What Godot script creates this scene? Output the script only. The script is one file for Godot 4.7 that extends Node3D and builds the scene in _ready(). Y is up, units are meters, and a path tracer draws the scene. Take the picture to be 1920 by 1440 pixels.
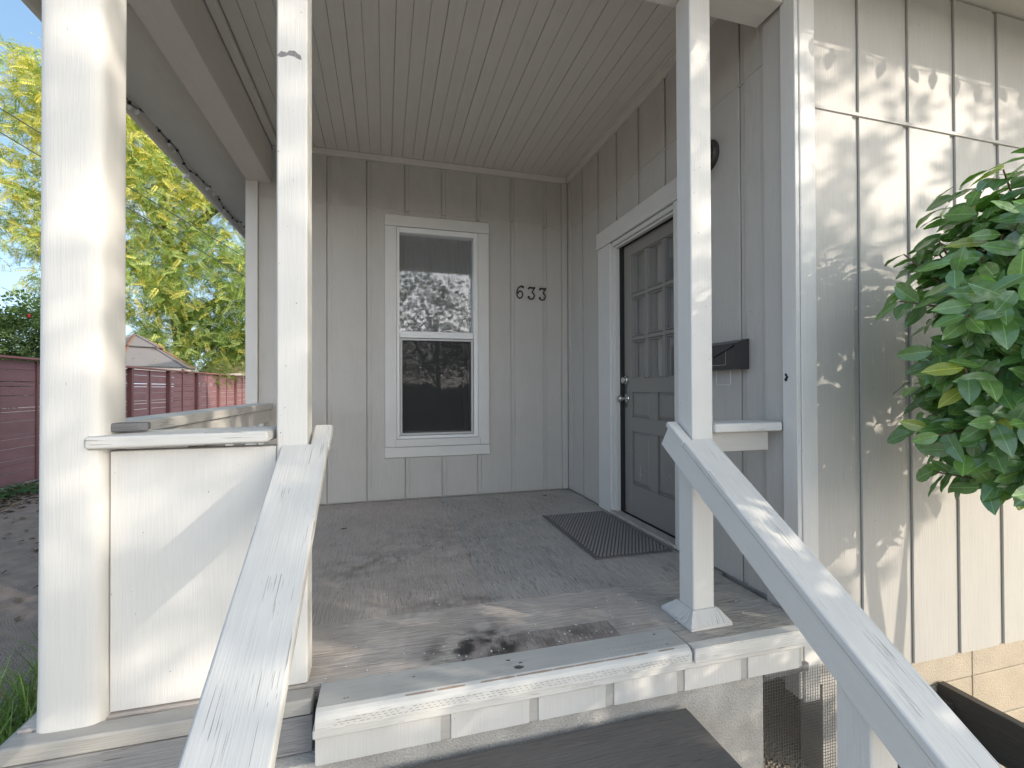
extends Node3D

# ---------------------------------------------------------------- mesh builder
class Mb:
	var V := PackedVector3Array()
	var N := PackedVector3Array()
	var U := PackedVector2Array()
	var W := PackedVector2Array()
	var C := PackedColorArray()
	var T := Transform3D.IDENTITY
	var off := Vector2.ZERO
	var off2 := Vector2.ZERO
	var tint := Color.WHITE

	func v(p: Vector3, n: Vector3, uv: Vector2) -> void:
		V.append(T * p); N.append((T.basis * n).normalized()); U.append(uv + off)
		W.append(Vector2((T * p).x, (T * p).z) + off2); C.append(tint)

	func tri(a: Vector3, b: Vector3, c: Vector3, ua: Vector2, ub: Vector2, uc: Vector2, na: Vector3, nb: Vector3, nc: Vector3) -> void:
		if (b - a).cross(c - a).dot(na + nb + nc) > 0.0:
			v(a, na, ua); v(c, nc, uc); v(b, nb, ub)
		else:
			v(a, na, ua); v(b, nb, ub); v(c, nc, uc)

	func quad(a: Vector3, b: Vector3, c: Vector3, d: Vector3, n: Vector3, ua := Vector2.ZERO, ub := Vector2.RIGHT, uc := Vector2.ONE, ud := Vector2.DOWN) -> void:
		tri(a, b, c, ua, ub, uc, n, n, n)
		tri(a, c, d, ua, uc, ud, n, n, n)

	func uvof(p: Vector3, axis: int, g: int) -> Vector2:
		var o := [0, 1, 2]
		o.erase(axis)
		if axis == g:
			return Vector2(p[o[0]], p[o[1]])
		o.erase(g)
		return Vector2(p[o[0]], p[g])

	# chamfered box between lo and hi; g is the axis of the grain
	func box(lo: Vector3, hi: Vector3, g := 1, ch := 0.0) -> void:
		var s := hi - lo
		ch = minf(ch, 0.45 * minf(s.x, minf(s.y, s.z)))
		for ax in 3:
			var a1 := (ax + 1) % 3
			var a2 := (ax + 2) % 3
			for sg in [0, 1]:
				var n := Vector3.ZERO
				n[ax] = 1.0 if sg else -1.0
				var P := []
				for k in [[0, 0], [1, 0], [1, 1], [0, 1]]:
					var p := Vector3.ZERO
					p[ax] = hi[ax] if sg else lo[ax]
					p[a1] = hi[a1] - ch if k[0] else lo[a1] + ch
					p[a2] = hi[a2] - ch if k[1] else lo[a2] + ch
					P.append(p)
				quad(P[0], P[1], P[2], P[3], n, uvof(P[0], ax, g), uvof(P[1], ax, g), uvof(P[2], ax, g), uvof(P[3], ax, g))
		if ch <= 0.0:
			return
		for ax in 3:   # the twelve edges, which run along ax
			var a1 := (ax + 1) % 3
			var a2 := (ax + 2) % 3
			for s1 in [0, 1]:
				for s2 in [0, 1]:
					var e1 := hi[a1] if s1 else lo[a1]
					var e2 := hi[a2] if s2 else lo[a2]
					var i1 := e1 - ch if s1 else e1 + ch
					var i2 := e2 - ch if s2 else e2 + ch
					var n1 := Vector3.ZERO
					n1[a1] = 1.0 if s1 else -1.0
					var n2 := Vector3.ZERO
					n2[a2] = 1.0 if s2 else -1.0
					var P := []
					for k in [[e1, i2, 0], [e1, i2, 1], [i1, e2, 1], [i1, e2, 0]]:
						var p := Vector3.ZERO
						p[a1] = k[0]; p[a2] = k[1]
						p[ax] = hi[ax] - ch if k[2] else lo[ax] + ch
						P.append(p)
					var q := a1 if g != a1 else a2
					var uv := []
					for p in P:
						uv.append(uvof(p, q, g))
					var nn: Array = [n1, n1, n2, n2]
					tri(P[0], P[1], P[2], uv[0], uv[1], uv[2], nn[0], nn[1], nn[2])
					tri(P[0], P[2], P[3], uv[0], uv[2], uv[3], nn[0], nn[2], nn[3])
		for sx in [0, 1]:
			for sy in [0, 1]:
				for sz in [0, 1]:
					var e := Vector3(hi.x if sx else lo.x, hi.y if sy else lo.y, hi.z if sz else lo.z)
					var d := Vector3(-1 if sx else 1, -1 if sy else 1, -1 if sz else 1) * ch
					var A := e + Vector3(0, d.y, d.z)
					var B := e + Vector3(d.x, 0, d.z)
					var D := e + Vector3(d.x, d.y, 0)
					tri(A, B, D, uvof(A, 2, 1), uvof(B, 2, 1), uvof(D, 2, 1), Vector3(-d.x, 0, 0).normalized(), Vector3(0, -d.y, 0).normalized(), Vector3(0, 0, -d.z).normalized())

	func tube(pts: PackedVector3Array, r: Variant, sides := 6, cap := true) -> void:
		var rings := []
		var norms := []
		var up := Vector3.UP
		var along := 0.0
		var ls := []
		for i in pts.size():
			var d := (pts[mini(i + 1, pts.size() - 1)] - pts[maxi(i - 1, 0)]).normalized()
			if absf(d.dot(up)) > 0.95:
				up = Vector3.RIGHT if absf(d.x) < 0.9 else Vector3.BACK
			var a := d.cross(up).normalized()
			var b := a.cross(d).normalized()
			up = b
			var rr: float = r[i] if r is Array or r is PackedFloat32Array else r
			var ring := []
			var nr := []
			for k in sides + 1:
				var t := TAU * k / sides
				var n := a * cos(t) + b * sin(t)
				ring.append(pts[i] + n * rr); nr.append(n)
			rings.append(ring); norms.append(nr)
			if i:
				along += pts[i].distance_to(pts[i - 1])
			ls.append(along)
		for i in pts.size() - 1:
			for k in sides:
				var u0 := float(k) / sides * 0.3
				var u1 := float(k + 1) / sides * 0.3
				var A = rings[i][k]; var B = rings[i][k + 1]; var D = rings[i + 1][k + 1]; var E = rings[i + 1][k]
				tri(A, B, D, Vector2(u0, ls[i]), Vector2(u1, ls[i]), Vector2(u1, ls[i + 1]), norms[i][k], norms[i][k + 1], norms[i + 1][k + 1])
				tri(A, D, E, Vector2(u0, ls[i]), Vector2(u1, ls[i + 1]), Vector2(u0, ls[i + 1]), norms[i][k], norms[i + 1][k + 1], norms[i + 1][k])
		if cap:
			for e in [0, pts.size() - 1]:
				var dd := (pts[1] - pts[0]) if e == 0 else (pts[-1] - pts[-2])
				var n := (-dd if e == 0 else dd).normalized()
				for k in sides:
					tri(pts[e], rings[e][k], rings[e][k + 1], Vector2.ZERO, Vector2(.01, 0), Vector2(0, .01), n, n, n)

	# profile of (radius, height) turned about +Y
	func lathe(pr: PackedVector2Array, segs := 16) -> void:
		for i in pr.size() - 1:
			var d := pr[i + 1] - pr[i]
			var n2 := Vector2(d.y, -d.x).normalized()
			for k in segs:
				var t0 := TAU * k / segs
				var t1 := TAU * (k + 1) / segs
				var A := Vector3(cos(t0) * pr[i].x, pr[i].y, sin(t0) * pr[i].x)
				var B := Vector3(cos(t1) * pr[i].x, pr[i].y, sin(t1) * pr[i].x)
				var D := Vector3(cos(t1) * pr[i + 1].x, pr[i + 1].y, sin(t1) * pr[i + 1].x)
				var E := Vector3(cos(t0) * pr[i + 1].x, pr[i + 1].y, sin(t0) * pr[i + 1].x)
				var n0 := Vector3(cos(t0) * n2.x, n2.y, sin(t0) * n2.x)
				var n1 := Vector3(cos(t1) * n2.x, n2.y, sin(t1) * n2.x)
				tri(A, B, D, Vector2(t0, pr[i].y), Vector2(t1, pr[i].y), Vector2(t1, pr[i + 1].y), n0, n1, n1)
				tri(A, D, E, Vector2(t0, pr[i].y), Vector2(t1, pr[i + 1].y), Vector2(t0, pr[i + 1].y), n0, n1, n0)

	func ball(c: Vector3, r: Vector3, segs := 10) -> void:
		for i in segs / 2:
			for k in segs:
				var P := []
				var Q := []
				for e in [[i, k], [i + 1, k], [i + 1, k + 1], [i, k + 1]]:
					var la: float = PI * e[0] / (segs / 2) - PI / 2
					var lo: float = TAU * e[1] / segs
					var n := Vector3(cos(la) * cos(lo), sin(la), cos(la) * sin(lo))
					P.append(c + n * r); Q.append((n / r).normalized())
				tri(P[0], P[1], P[2], Vector2.ZERO, Vector2.ZERO, Vector2.ZERO, Q[0], Q[1], Q[2])
				tri(P[0], P[2], P[3], Vector2.ZERO, Vector2.ZERO, Vector2.ZERO, Q[0], Q[2], Q[3])

	func mesh() -> ArrayMesh:
		var a := []
		a.resize(Mesh.ARRAY_MAX)
		a[Mesh.ARRAY_VERTEX] = V; a[Mesh.ARRAY_NORMAL] = N; a[Mesh.ARRAY_TEX_UV] = U; a[Mesh.ARRAY_TEX_UV2] = W; a[Mesh.ARRAY_COLOR] = C
		var m := ArrayMesh.new()
		m.add_surface_from_arrays(Mesh.PRIMITIVE_TRIANGLES, a)
		return m

# ---------------------------------------------------------------- scene helpers
var rng := RandomNumberGenerator.new()
var M := {}

func mb() -> Mb:
	var b := Mb.new()
	b.off = Vector2(rng.randf() * 7.0, rng.randf() * 7.0)
	return b

func rnd(a: float, b: float) -> float:
	return a + (b - a) * rng.randf()

func part(called: String, b: Variant, mat: Material, parent: Node = self) -> MeshInstance3D:
	var o := MeshInstance3D.new()
	o.name = called
	o.mesh = b.mesh() if b is Mb else b
	o.material_override = mat
	parent.add_child(o, true)
	return o

func tag(o: Node, label: String, category: String, group := "") -> Node:
	o.set_meta("label", label); o.set_meta("category", category)
	if group:
		o.set_meta("group", group)
	return o

func thing(called: String, label: String, category: String, at := Vector3.ZERO, group := "") -> Node3D:
	var o := Node3D.new()
	o.name = called
	o.position = at
	add_child(o, true)
	tag(o, label, category, group)
	return o

func struct(called: String, label := "") -> Node3D:
	var o := Node3D.new()
	o.name = called
	add_child(o, true)
	o.set_meta("kind", "structure")
	if label:
		o.set_meta("label", label)
	return o

func boxpart(called: String, lo: Vector3, hi: Vector3, g: int, ch: float, mat: Material, parent: Node = self) -> MeshInstance3D:
	var b := mb()
	b.T = Transform3D(Basis.IDENTITY, -(parent as Node3D).position if parent != self else Vector3.ZERO)
	b.box(lo, hi, g, ch)
	return part(called, b, mat, parent)

func multi(called: String, mesh: Mesh, xf: Array, cols: Array, mat: Material, parent: Node = self) -> MultiMeshInstance3D:
	var mm := MultiMesh.new()
	mm.transform_format = MultiMesh.TRANSFORM_3D
	mm.use_colors = true
	mm.mesh = mesh
	mm.instance_count = xf.size()
	for i in xf.size():
		mm.set_instance_transform(i, xf[i])
		mm.set_instance_color(i, cols[i])
	var o := MultiMeshInstance3D.new()
	o.name = called
	o.multimesh = mm
	o.material_override = mat
	parent.add_child(o, true)
	o.set_meta("kind", "stuff")
	return o

# ---------------------------------------------------------------- textures
func noise(seed_: int, w: int, h: int, freq: float, stretch := 1, oct := 4) -> PackedByteArray:
	var n := FastNoiseLite.new()
	n.seed = seed_
	n.noise_type = FastNoiseLite.TYPE_SIMPLEX_SMOOTH
	n.frequency = freq
	n.fractal_octaves = oct
	var im := n.get_seamless_image(w, maxi(8, h / stretch), false, false, 0.1, true)
	im.resize(w, h, Image.INTERPOLATE_CUBIC)
	im.convert(Image.FORMAT_L8)
	return im.get_data()

func lin(r: float, g: float, b: float) -> Color:
	return Color(r, g, b)

# albedo and relief of painted or bare wood, grain up the picture.
# o: size, base, streak, blotch, crack (threshold), crack_col, patch, patch_col
func wood(seed_: int, o: Dictionary) -> Array:
	var S: int = o.get("size", 512)
	var fine := noise(seed_, S, S, o.get("fine_freq", 0.16), o.get("fine_stretch", 14), 3)
	var mid := noise(seed_ + 1, S, S, 0.05, o.get("mid_stretch", 12), 3)
	var blot := noise(seed_ + 2, S, S, 0.006, 1, 5)
	var speck := noise(seed_ + 3, S, S, 0.14, o.get("speck_stretch", 3), 2)
	var base: Color = o.base
	var ck: Color = o.get("crack_col", base * 0.3)
	var pc: Color = o.get("patch_col", base * 0.6)
	var alb := PackedByteArray()
	alb.resize(S * S * 3)
	var hgt := PackedByteArray()
	hgt.resize(S * S)
	var st: float = o.get("streak", 0.1)
	var bl: float = o.get("blotch", 0.08)
	var ct: float = o.get("crack", 1.1)
	var sp: float = o.get("speck", 1.1)
	var pt: float = o.get("patch", 1.1)
	for i in S * S:
		var f := fine[i] / 255.0
		var m := mid[i] / 255.0
		var b := blot[i] / 255.0
		var s := speck[i] / 255.0
		var k := 1.0 + st * (0.6 * f + 0.4 * m - 0.5) * 2.0 + bl * (b - 0.5) * 2.0
		var c := Color(base.r * k, base.g * k, base.b * k)
		var pa := smoothstep(pt, pt + 0.08, 0.55 * b + 0.25 * m + 0.2 * f)
		if pa > 0.0:
			c = c.lerp(pc, pa)
		var cr := smoothstep(ct, ct + 0.07, 0.72 * f + 0.28 * b)
		cr = maxf(cr, smoothstep(sp, sp + 0.06, 0.8 * s + 0.2 * b))
		c = c.lerp(ck, cr)
		c = c.linear_to_srgb()
		alb[i * 3] = clampi(int(c.r * 255.0 + 0.5), 0, 255)
		alb[i * 3 + 1] = clampi(int(c.g * 255.0 + 0.5), 0, 255)
		alb[i * 3 + 2] = clampi(int(c.b * 255.0 + 0.5), 0, 255)
		hgt[i] = clampi(int(255.0 * (0.55 * f + 0.35 * m + 0.1 * s - 0.7 * cr - 0.15 * pa)), 0, 255)
	return [ImageTexture.create_from_image(Image.create_from_data(S, S, false, Image.FORMAT_RGB8, alb)),
		ImageTexture.create_from_image(Image.create_from_data(S, S, false, Image.FORMAT_L8, hgt))]

func mat(rough: float, col := Color.WHITE, tex: Array = [], scale := Vector2.ONE, bump := 0.0, spec := 0.5) -> StandardMaterial3D:
	var m := StandardMaterial3D.new()
	m.albedo_color = col.linear_to_srgb()
	m.roughness = rough
	m.metallic_specular = spec
	if tex.size():
		m.albedo_texture = tex[0]
		m.uv1_scale = Vector3(scale.x, scale.y, 1)
		if bump > 0.0:
			m.heightmap_enabled = true
			m.heightmap_texture = tex[1]
			m.heightmap_scale = bump
	return m

func flat(r: float, g: float, b: float, rough := 0.7, spec := 0.5) -> StandardMaterial3D:
	return mat(rough, Color(r, g, b), [], Vector2.ONE, 0.0, spec)

func leafy(rough: float, light: Color) -> StandardMaterial3D:
	var m := StandardMaterial3D.new()
	m.roughness = rough
	m.vertex_color_use_as_albedo = true
	m.cull_mode = BaseMaterial3D.CULL_DISABLED
	m.backlight_enabled = true
	m.backlight = light.linear_to_srgb()
	return m

func make_materials() -> void:
	var sc := Vector2(2.0, 1.0)
	var t := wood(11, {"base": lin(.645, .625, .59), "streak": .03, "blotch": .025, "speck": .86, "crack": .86, "crack_col": lin(.40, .38, .35)})
	M.trim = mat(.55, Color.WHITE, t, sc, .08)
	t = wood(21, {"base": lin(.625, .605, .572), "streak": .06, "blotch": .05, "speck": .86, "crack": .70, "crack_col": lin(.33, .31, .285), "fine_stretch": 22, "patch": .74, "patch_col": lin(.47, .444, .402)})
	M.worn = mat(.65, Color.WHITE, t, Vector2(2.2, 1.0), .12)
	t = wood(31, {"base": lin(.485, .460, .422), "streak": .05, "blotch": .03, "speck": .84, "crack": .84, "crack_col": lin(.40, .38, .35), "speck_stretch": 6})
	M.siding = mat(.6, Color.WHITE, t, sc, .14)
	t = wood(41, {"base": lin(.47, .444, .402), "streak": .05, "blotch": .06, "speck": .80, "crack": .82, "crack_col": lin(.37, .345, .31), "speck_stretch": 2, "fine_stretch": 3, "mid_stretch": 3})
	M.siding_rough = mat(.65, Color.WHITE, t, sc, .16)
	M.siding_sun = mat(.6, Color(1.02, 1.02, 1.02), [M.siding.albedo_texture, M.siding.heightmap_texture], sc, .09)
	M.ceiling = mat(.55, Color(1.32, 1.30, 1.27), [M.siding.albedo_texture, M.siding.heightmap_texture], sc, .06)
	t = wood(51, {"base": lin(.56, .505, .462), "streak": .26, "blotch": .10, "speck": .83, "crack": .70, "crack_col": lin(.37, .33, .30), "patch": .62, "patch_col": lin(.55, .51, .48), "fine_freq": .10, "fine_stretch": 10, "size": 1024})
	M.floor_brown = mat(.7, Color(.98, .95, .935), t, Vector2(1.2, .7), .6)
	var t2 := wood(55, {"base": lin(.53, .49, .45), "streak": .30, "blotch": .08, "speck": .9, "crack": .67, "crack_col": lin(.33, .305, .28), "fine_freq": .10, "fine_stretch": 12, "mid_stretch": 9, "size": 1024})
	M.floor_grey = mat(.68, Color.WHITE, t2, Vector2(1.3, .8), .8)
	M.floor_pale = mat(.7, Color(1.04, 1.03, 1.02), t, Vector2(1.2, .6), .45)
	M.floor_red = mat(.7, Color(.8, .77, .77), t, Vector2(1.8, 1.2), 1.2)
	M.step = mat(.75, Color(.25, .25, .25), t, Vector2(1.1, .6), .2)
	M.dark_wood = mat(.6, Color(.115, .11, .10), t, Vector2(1.6, .8), .25)
	for k in ["floor_brown", "floor_grey", "floor_pale", "floor_red"]:
		M[k].detail_enabled = true
		M[k].detail_albedo = stains()
		M[k].detail_blend_mode = BaseMaterial3D.BLEND_MODE_MUL
		M[k].detail_uv_layer = BaseMaterial3D.DETAIL_UV_2
		M[k].uv2_scale = Vector3(1.0 / 3.2, 1.0 / 3.2, 1)
	t = wood(61, {"base": lin(.50, .485, .455), "streak": .06, "blotch": .07, "speck": .83, "crack": .77, "crack_col": lin(.33, .295, .265), "patch": .66, "patch_col": lin(.46, .44, .415)})
	M.worn_edge = mat(.65, Color(1.30, 1.30, 1.30), t, Vector2(2.0, 1.0), .12)
	M.ledge = mat(.75, Color(.74, .72, .70), t, Vector2(2.0, 1.0), .2)
	M.nosing = mat(.65, Color.WHITE, t, Vector2(2.0, 1.0), .12)
	t = wood(71, {"base": lin(.24, .235, .235), "streak": .25, "blotch": .1, "crack": .70, "crack_col": lin(.12, .11, .1), "fine_stretch": 30})
	M.bare = mat(.85, Color.WHITE, t, Vector2(2.2, 1.1), .35)
	t = wood(81, {"base": lin(.20, .098, .104), "streak": .16, "blotch": .14, "speck": .78, "crack": .80, "crack_col": lin(.06, .03, .03)})
	M.fence = mat(.7, Color.WHITE, t, Vector2(.8, .4), .3)
	M.fence_post = mat(.7, Color(.72, .62, .6), t, Vector2(.8, .4), .3)
	M.fence_cap = mat(.65, Color(1.3, 1.05, .95), t, Vector2(.8, .4), .2)
	M.door = flat(.25, .232, .21, .40)
	M.weather = flat(.02, .02, .02, .7)
	M.vinyl = flat(.74, .74, .72, .35)
	M.screen_frame = flat(.5, .49, .47, .45)
	M.black = flat(.018, .018, .018, .45)
	M.mailbox = flat(.035, .034, .034, .33)
	M.bronze = flat(.045, .038, .034, .45)
	M.metal = flat(.62, .60, .57, .25)
	M.metal.metallic = 1.0
	M.steel = flat(.42, .41, .40, .4)
	M.steel.metallic = 1.0
	M.wire = flat(.02, .025, .02, .6)
	M.bulb = flat(.7, .72, .72, .15)
	M.glass = StandardMaterial3D.new()
	M.glass.transparency = BaseMaterial3D.TRANSPARENCY_ALPHA
	M.glass.albedo_color = Color(.9, .92, .92, .05)
	M.glass.roughness = .02
	M.glass.metallic_specular = 1.0
	M.glass.metallic = .02
	M.door_glass = M.glass.duplicate()
	M.door_glass.metallic = .02
	M.screen = StandardMaterial3D.new()
	M.screen.transparency = BaseMaterial3D.TRANSPARENCY_ALPHA
	M.screen.albedo_color = Color(.20, .195, .188, .46)
	M.screen.roughness = .9
	M.mat_rubber = flat(.13, .12, .112, .85)
	M.curtain = flat(.24, .21, .18, .9)
	M.dark_curtain = flat(.04, .04, .04, .9)
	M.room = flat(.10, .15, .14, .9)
	M.bare_dark = mat(.9, Color(.62, .63, .66), [M.bare.albedo_texture, M.bare.heightmap_texture], Vector2(2.2, 1.1), .35)
	M.bark = mat(.9, Color(.45, .38, .30), [M.bare.albedo_texture, M.bare.heightmap_texture], Vector2(1.5, .5), 1.0)
	M.twig = flat(.15, .09, .055, .6)
	M.twig_old = flat(.17, .115, .08, .8)
	var con := speckle(91, lin(.46, .39, .30), .16, .10)
	M.block = mat(.85, Color.WHITE, con, Vector2(.9, .9), .25)
	var gry := speckle(93, lin(.42, .40, .37), .2, .22)
	M.concrete = mat(.85, Color.WHITE, gry, Vector2(.9, .9), .25)
	var asp := speckle(95, lin(.27, .215, .175), .4, .2)
	M.paving = mat(.85, Color(1.25, 1.38, 1.6), con, Vector2(.9, .9), .25)  # kept pale so the added paving throws light up into the porch
	M.asphalt = mat(.9, Color.WHITE, asp, Vector2(.7, .7), 1.2)
	M.soil = mat(.95, Color(1.65, 1.8, 1.75), asp, Vector2(.5, .5), 2.0)  # ground lightened to bounce more light into the porch
	M.shingle = mat(.9, Color(1.2, 1.05, .85), asp, Vector2(.9, .9), .8)
	M.gaz_roof = flat(.20, .185, .185, .6)
	M.rust = flat(.22, .115, .08, .7)
	M.pale_wall = flat(.62, .60, .55, .7)

func speckle(seed_: int, base: Color, amp: float, blot: float) -> Array:
	var S := 512
	var a := noise(seed_, S, S, .22, 1, 3)
	var b := noise(seed_ + 1, S, S, .012, 1, 5)
	var alb := PackedByteArray()
	alb.resize(S * S * 3)
	for i in S * S:
		var k := 1.0 + amp * (a[i] / 127.5 - 1.0) + blot * (b[i] / 127.5 - 1.0)
		var c := Color(base.r * k, base.g * k, base.b * k).linear_to_srgb()
		alb[i * 3] = clampi(int(c.r * 255.0), 0, 255)
		alb[i * 3 + 1] = clampi(int(c.g * 255.0), 0, 255)
		alb[i * 3 + 2] = clampi(int(c.b * 255.0), 0, 255)
	return [ImageTexture.create_from_image(Image.create_from_data(S, S, false, Image.FORMAT_RGB8, alb)),
		ImageTexture.create_from_image(Image.create_from_data(S, S, false, Image.FORMAT_L8, a))]

var stain_tex: ImageTexture
func stains() -> ImageTexture:
	# stains and worn paint of the porch floor, 3.2 m by 3.2 m of it; u = (x + 1.2) / 3.2, v = (z + 4.3) / 3.2
	if stain_tex:
		return stain_tex
	var S := 512
	var a := noise(201, S, S, .04, 1, 5)
	var b := noise(202, S, S, .012, 1, 4)
	var f := noise(203, S, S, .12, 1, 2)
	var spots := [  # x, z, radius x, radius z, depth
		[.30, -1.68, .17, .09, .5], [.45, -1.67, .2, .06, .38], [.68, -1.66, .25, .05, .25], [.33, -1.83, .12, .09, .4], [.45, -1.80, .1, .1, .25], [.1, -2.3, .13, .1, .25],
		[.02, -2.35, .3, .35, .18], [-.15, -2.6, .14, .14, .3], [.28, -2.05, .16, .04, .42], [.75, -1.75, .14, .09, .2], [.9, -1.82, .2, .08, .15],
		[.45, -2.9, .4, .3, .12], [.2, -3.0, .3, .3, .14], [.7, -2.35, .3, .35, .12]]
	var pale := [[.12, -2.15, .22, .3, .16], [-.1, -1.75, .2, .12, .14], [.55, -1.82, .3, .1, .12], [1.4, -1.75, .2, .1, .14], [-.05, -2.0, .3, .25, .08]]
	var d := PackedByteArray()
	d.resize(S * S * 3)
	for y in S:
		var z := float(y) / S * 3.2 - 4.3
		for x in S:
			var X := float(x) / S * 3.2 - 1.2
			var i := y * S + x
			var n := a[i] / 255.0
			var k := .86 + .09 * (b[i] / 127.5 - 1.0)
			for s in spots:
				var q: float = pow((X - s[0]) / s[2], 2) + pow((z - s[1]) / s[3], 2)
				if q < 3.0:
					k -= s[4] * clampf(1.0 - q * .33, 0, 1) * smoothstep(.2, .85, n + .3 * (f[i] / 255.0 - .5)) * (1.25 if s[4] > .4 else .8)
			for s in pale:
				var q: float = pow((X - s[0]) / s[2], 2) + pow((z - s[1]) / s[3], 2)
				if q < 2.5:
					k += s[4] * clampf(1.0 - q * .4, 0, 1) * smoothstep(.4, .7, n + .2 * (f[i] / 255.0 - .5)) * 1.3
			k = clampf(k, .12, 1.0)
			var c := Color(k, k * .985, k * .97).linear_to_srgb()
			d[i * 3] = int(c.r * 255.0); d[i * 3 + 1] = int(c.g * 255.0); d[i * 3 + 2] = int(c.b * 255.0)
	stain_tex = ImageTexture.create_from_image(Image.create_from_data(S, S, false, Image.FORMAT_RGB8, d))
	return stain_tex

# ---------------------------------------------------------------- the view
const SUN := Vector3(1.0, .47, .80)

# a hazy late-day sky: air that scatters blue, haze that glows round the sun, thin clouds low down, and a sunward horizon glow added to fill the porch with light
func sky_picture() -> ImageTexture:
	var W := 768
	var Hh := 384
	var sun := SUN.normalized()
	var n := FastNoiseLite.new()
	n.seed = 77
	n.frequency = 1.6
	n.fractal_octaves = 5
	var high := sun.y
	var fade := 1.0 - (1.0 - exp(high))
	fade = 1.0 - clampf(1.0 - exp(high), 0.0, 1.0)
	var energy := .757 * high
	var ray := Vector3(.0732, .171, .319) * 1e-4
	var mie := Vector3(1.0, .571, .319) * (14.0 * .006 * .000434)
	var g := .70
	var data := PackedFloat32Array()
	data.resize(W * Hh * 3)
	for y in Hh:
		var up := PI / 2 - PI * (y + .5) / Hh
		for x in W:
			var az := TAU * (x + .5) / W
			var d := Vector3(sin(az) * cos(up), sin(up), -cos(az) * cos(up))
			var zen := maxf(0.0, d.y)
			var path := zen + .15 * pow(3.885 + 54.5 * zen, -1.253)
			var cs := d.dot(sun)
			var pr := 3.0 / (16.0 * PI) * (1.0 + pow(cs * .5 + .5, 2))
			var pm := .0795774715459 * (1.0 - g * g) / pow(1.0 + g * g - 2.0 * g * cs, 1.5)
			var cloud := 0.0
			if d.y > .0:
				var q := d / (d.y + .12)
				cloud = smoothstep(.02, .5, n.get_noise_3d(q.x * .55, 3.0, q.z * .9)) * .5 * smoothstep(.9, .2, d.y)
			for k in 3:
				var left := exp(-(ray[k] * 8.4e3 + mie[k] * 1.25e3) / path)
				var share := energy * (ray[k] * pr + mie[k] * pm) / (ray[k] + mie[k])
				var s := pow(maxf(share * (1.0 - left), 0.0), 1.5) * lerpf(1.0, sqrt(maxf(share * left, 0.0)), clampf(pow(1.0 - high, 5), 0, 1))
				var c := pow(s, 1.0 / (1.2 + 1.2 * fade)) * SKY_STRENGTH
				c += FILL_HAZE[k] * exp(-maxf(d.y, 0.0) / .2) * (.24 + 2.45 * maxf(cs, 0.0))
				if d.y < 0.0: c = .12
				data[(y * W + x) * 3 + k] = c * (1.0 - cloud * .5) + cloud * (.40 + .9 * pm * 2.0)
	return ImageTexture.create_from_image(Image.create_from_data(W, Hh, false, Image.FORMAT_RGBF, data.to_byte_array()))

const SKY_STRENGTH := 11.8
const FILL_HAZE := [1.12, .95, .83]

func _ready() -> void:
	rng.seed = 7
	var cam := Camera3D.new()
	cam.name = "camera"
	cam.fov = rad_to_deg(2.0 * atan(720.0 / 870.0))
	cam.near = .05
	cam.far = 300.0
	cam.transform = Transform3D(Basis(Vector3(.96436, -.0038, .26458), Vector3(.00155, .99996, .00872), Vector3(-.2646, -.008, .96432)).orthonormalized(), Vector3(0, .945, 0))
	add_child(cam)
	cam.current = true
	var env := Environment.new()
	var sky := Sky.new()
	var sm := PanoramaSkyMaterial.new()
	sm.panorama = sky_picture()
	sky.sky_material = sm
	env.background_mode = Environment.BG_SKY
	env.sky = sky
	env.background_energy_multiplier = 1.0
	env.tonemap_mode = Environment.TONE_MAPPER_LINEAR
	env.tonemap_exposure = 2.05
	env.sdfgi_enabled = true
	env.ssao_enabled = true
	env.ssil_enabled = true
	var we := WorldEnvironment.new()
	we.name = "world_environment"
	we.environment = env
	add_child(we)
	var sun := DirectionalLight3D.new()
	sun.name = "sun"
	sun.light_energy = .6
	sun.light_color = Color(1.0, .955, .89)
	sun.light_angular_distance = .5
	sun.shadow_enabled = true
	add_child(sun)
	sun.look_at_from_position(Vector3.ZERO, -SUN)

	make_materials()
	ground()
	house_shell()
	back_wall()
	side_wall()
	front_wall()
	porch_floor()
	porch_roof()
	window()
	door()
	posts_and_rails()
	steps()
	small_things()
	fence()
	beyond()
	camellia()
	plants()
	street()

# ---------------------------------------------------------------- structure
func ground() -> void:
	var b := mb()
	b.quad(Vector3(-150, -.72, -150), Vector3(150, -.72, -150), Vector3(150, -.72, 150), Vector3(-150, -.72, 150), Vector3.UP, Vector2(-150, -150), Vector2(150, -150), Vector2(150, 150), Vector2(-150, 150))
	var g := part("ground", b, M.soil)
	g.set_meta("kind", "structure")
	b = mb()
	# the driveway bulges a little, so that its light is not that of a plane
	var nx := 10
	var nz := 40
	for i in nx:
		for k in nz:
			var P := []
			for e in [[0, 0], [1, 0], [1, 1], [0, 1]]:
				var x := lerpf(-5.55, -1.25, float(i + e[0]) / nx)
				var z := lerpf(-26.0, 8.0, float(k + e[1]) / nz)
				P.append(Vector3(x + .08 * sin(z * 2.1 + i + e[0]), -.698 + .008 * sin(x * 3.0 + z) * sin(z * 1.3), z))
			b.quad(P[0], P[1], P[2], P[3], Vector3.UP, Vector2(P[0].x, P[0].z), Vector2(P[1].x, P[1].z), Vector2(P[2].x, P[2].z), Vector2(P[3].x, P[3].z))
	part("driveway", b, M.asphalt).set_meta("kind", "structure")
	var pv := struct("bounce_paving", "pale concrete paving added in front of the porch to bounce light into it")  # added paving, a reflector for the porch interior
	for i in 5:
		for k in 8:
			boxpart("slab", Vector3(-1.15 + 1.42 * i, -.80, -.86 + 1.42 * k), Vector3(-1.15 + 1.42 * i + 1.405, -.69 + rnd(-.003, .003), -.86 + 1.42 * k + 1.405), 0, .008, M.paving, pv)

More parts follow.
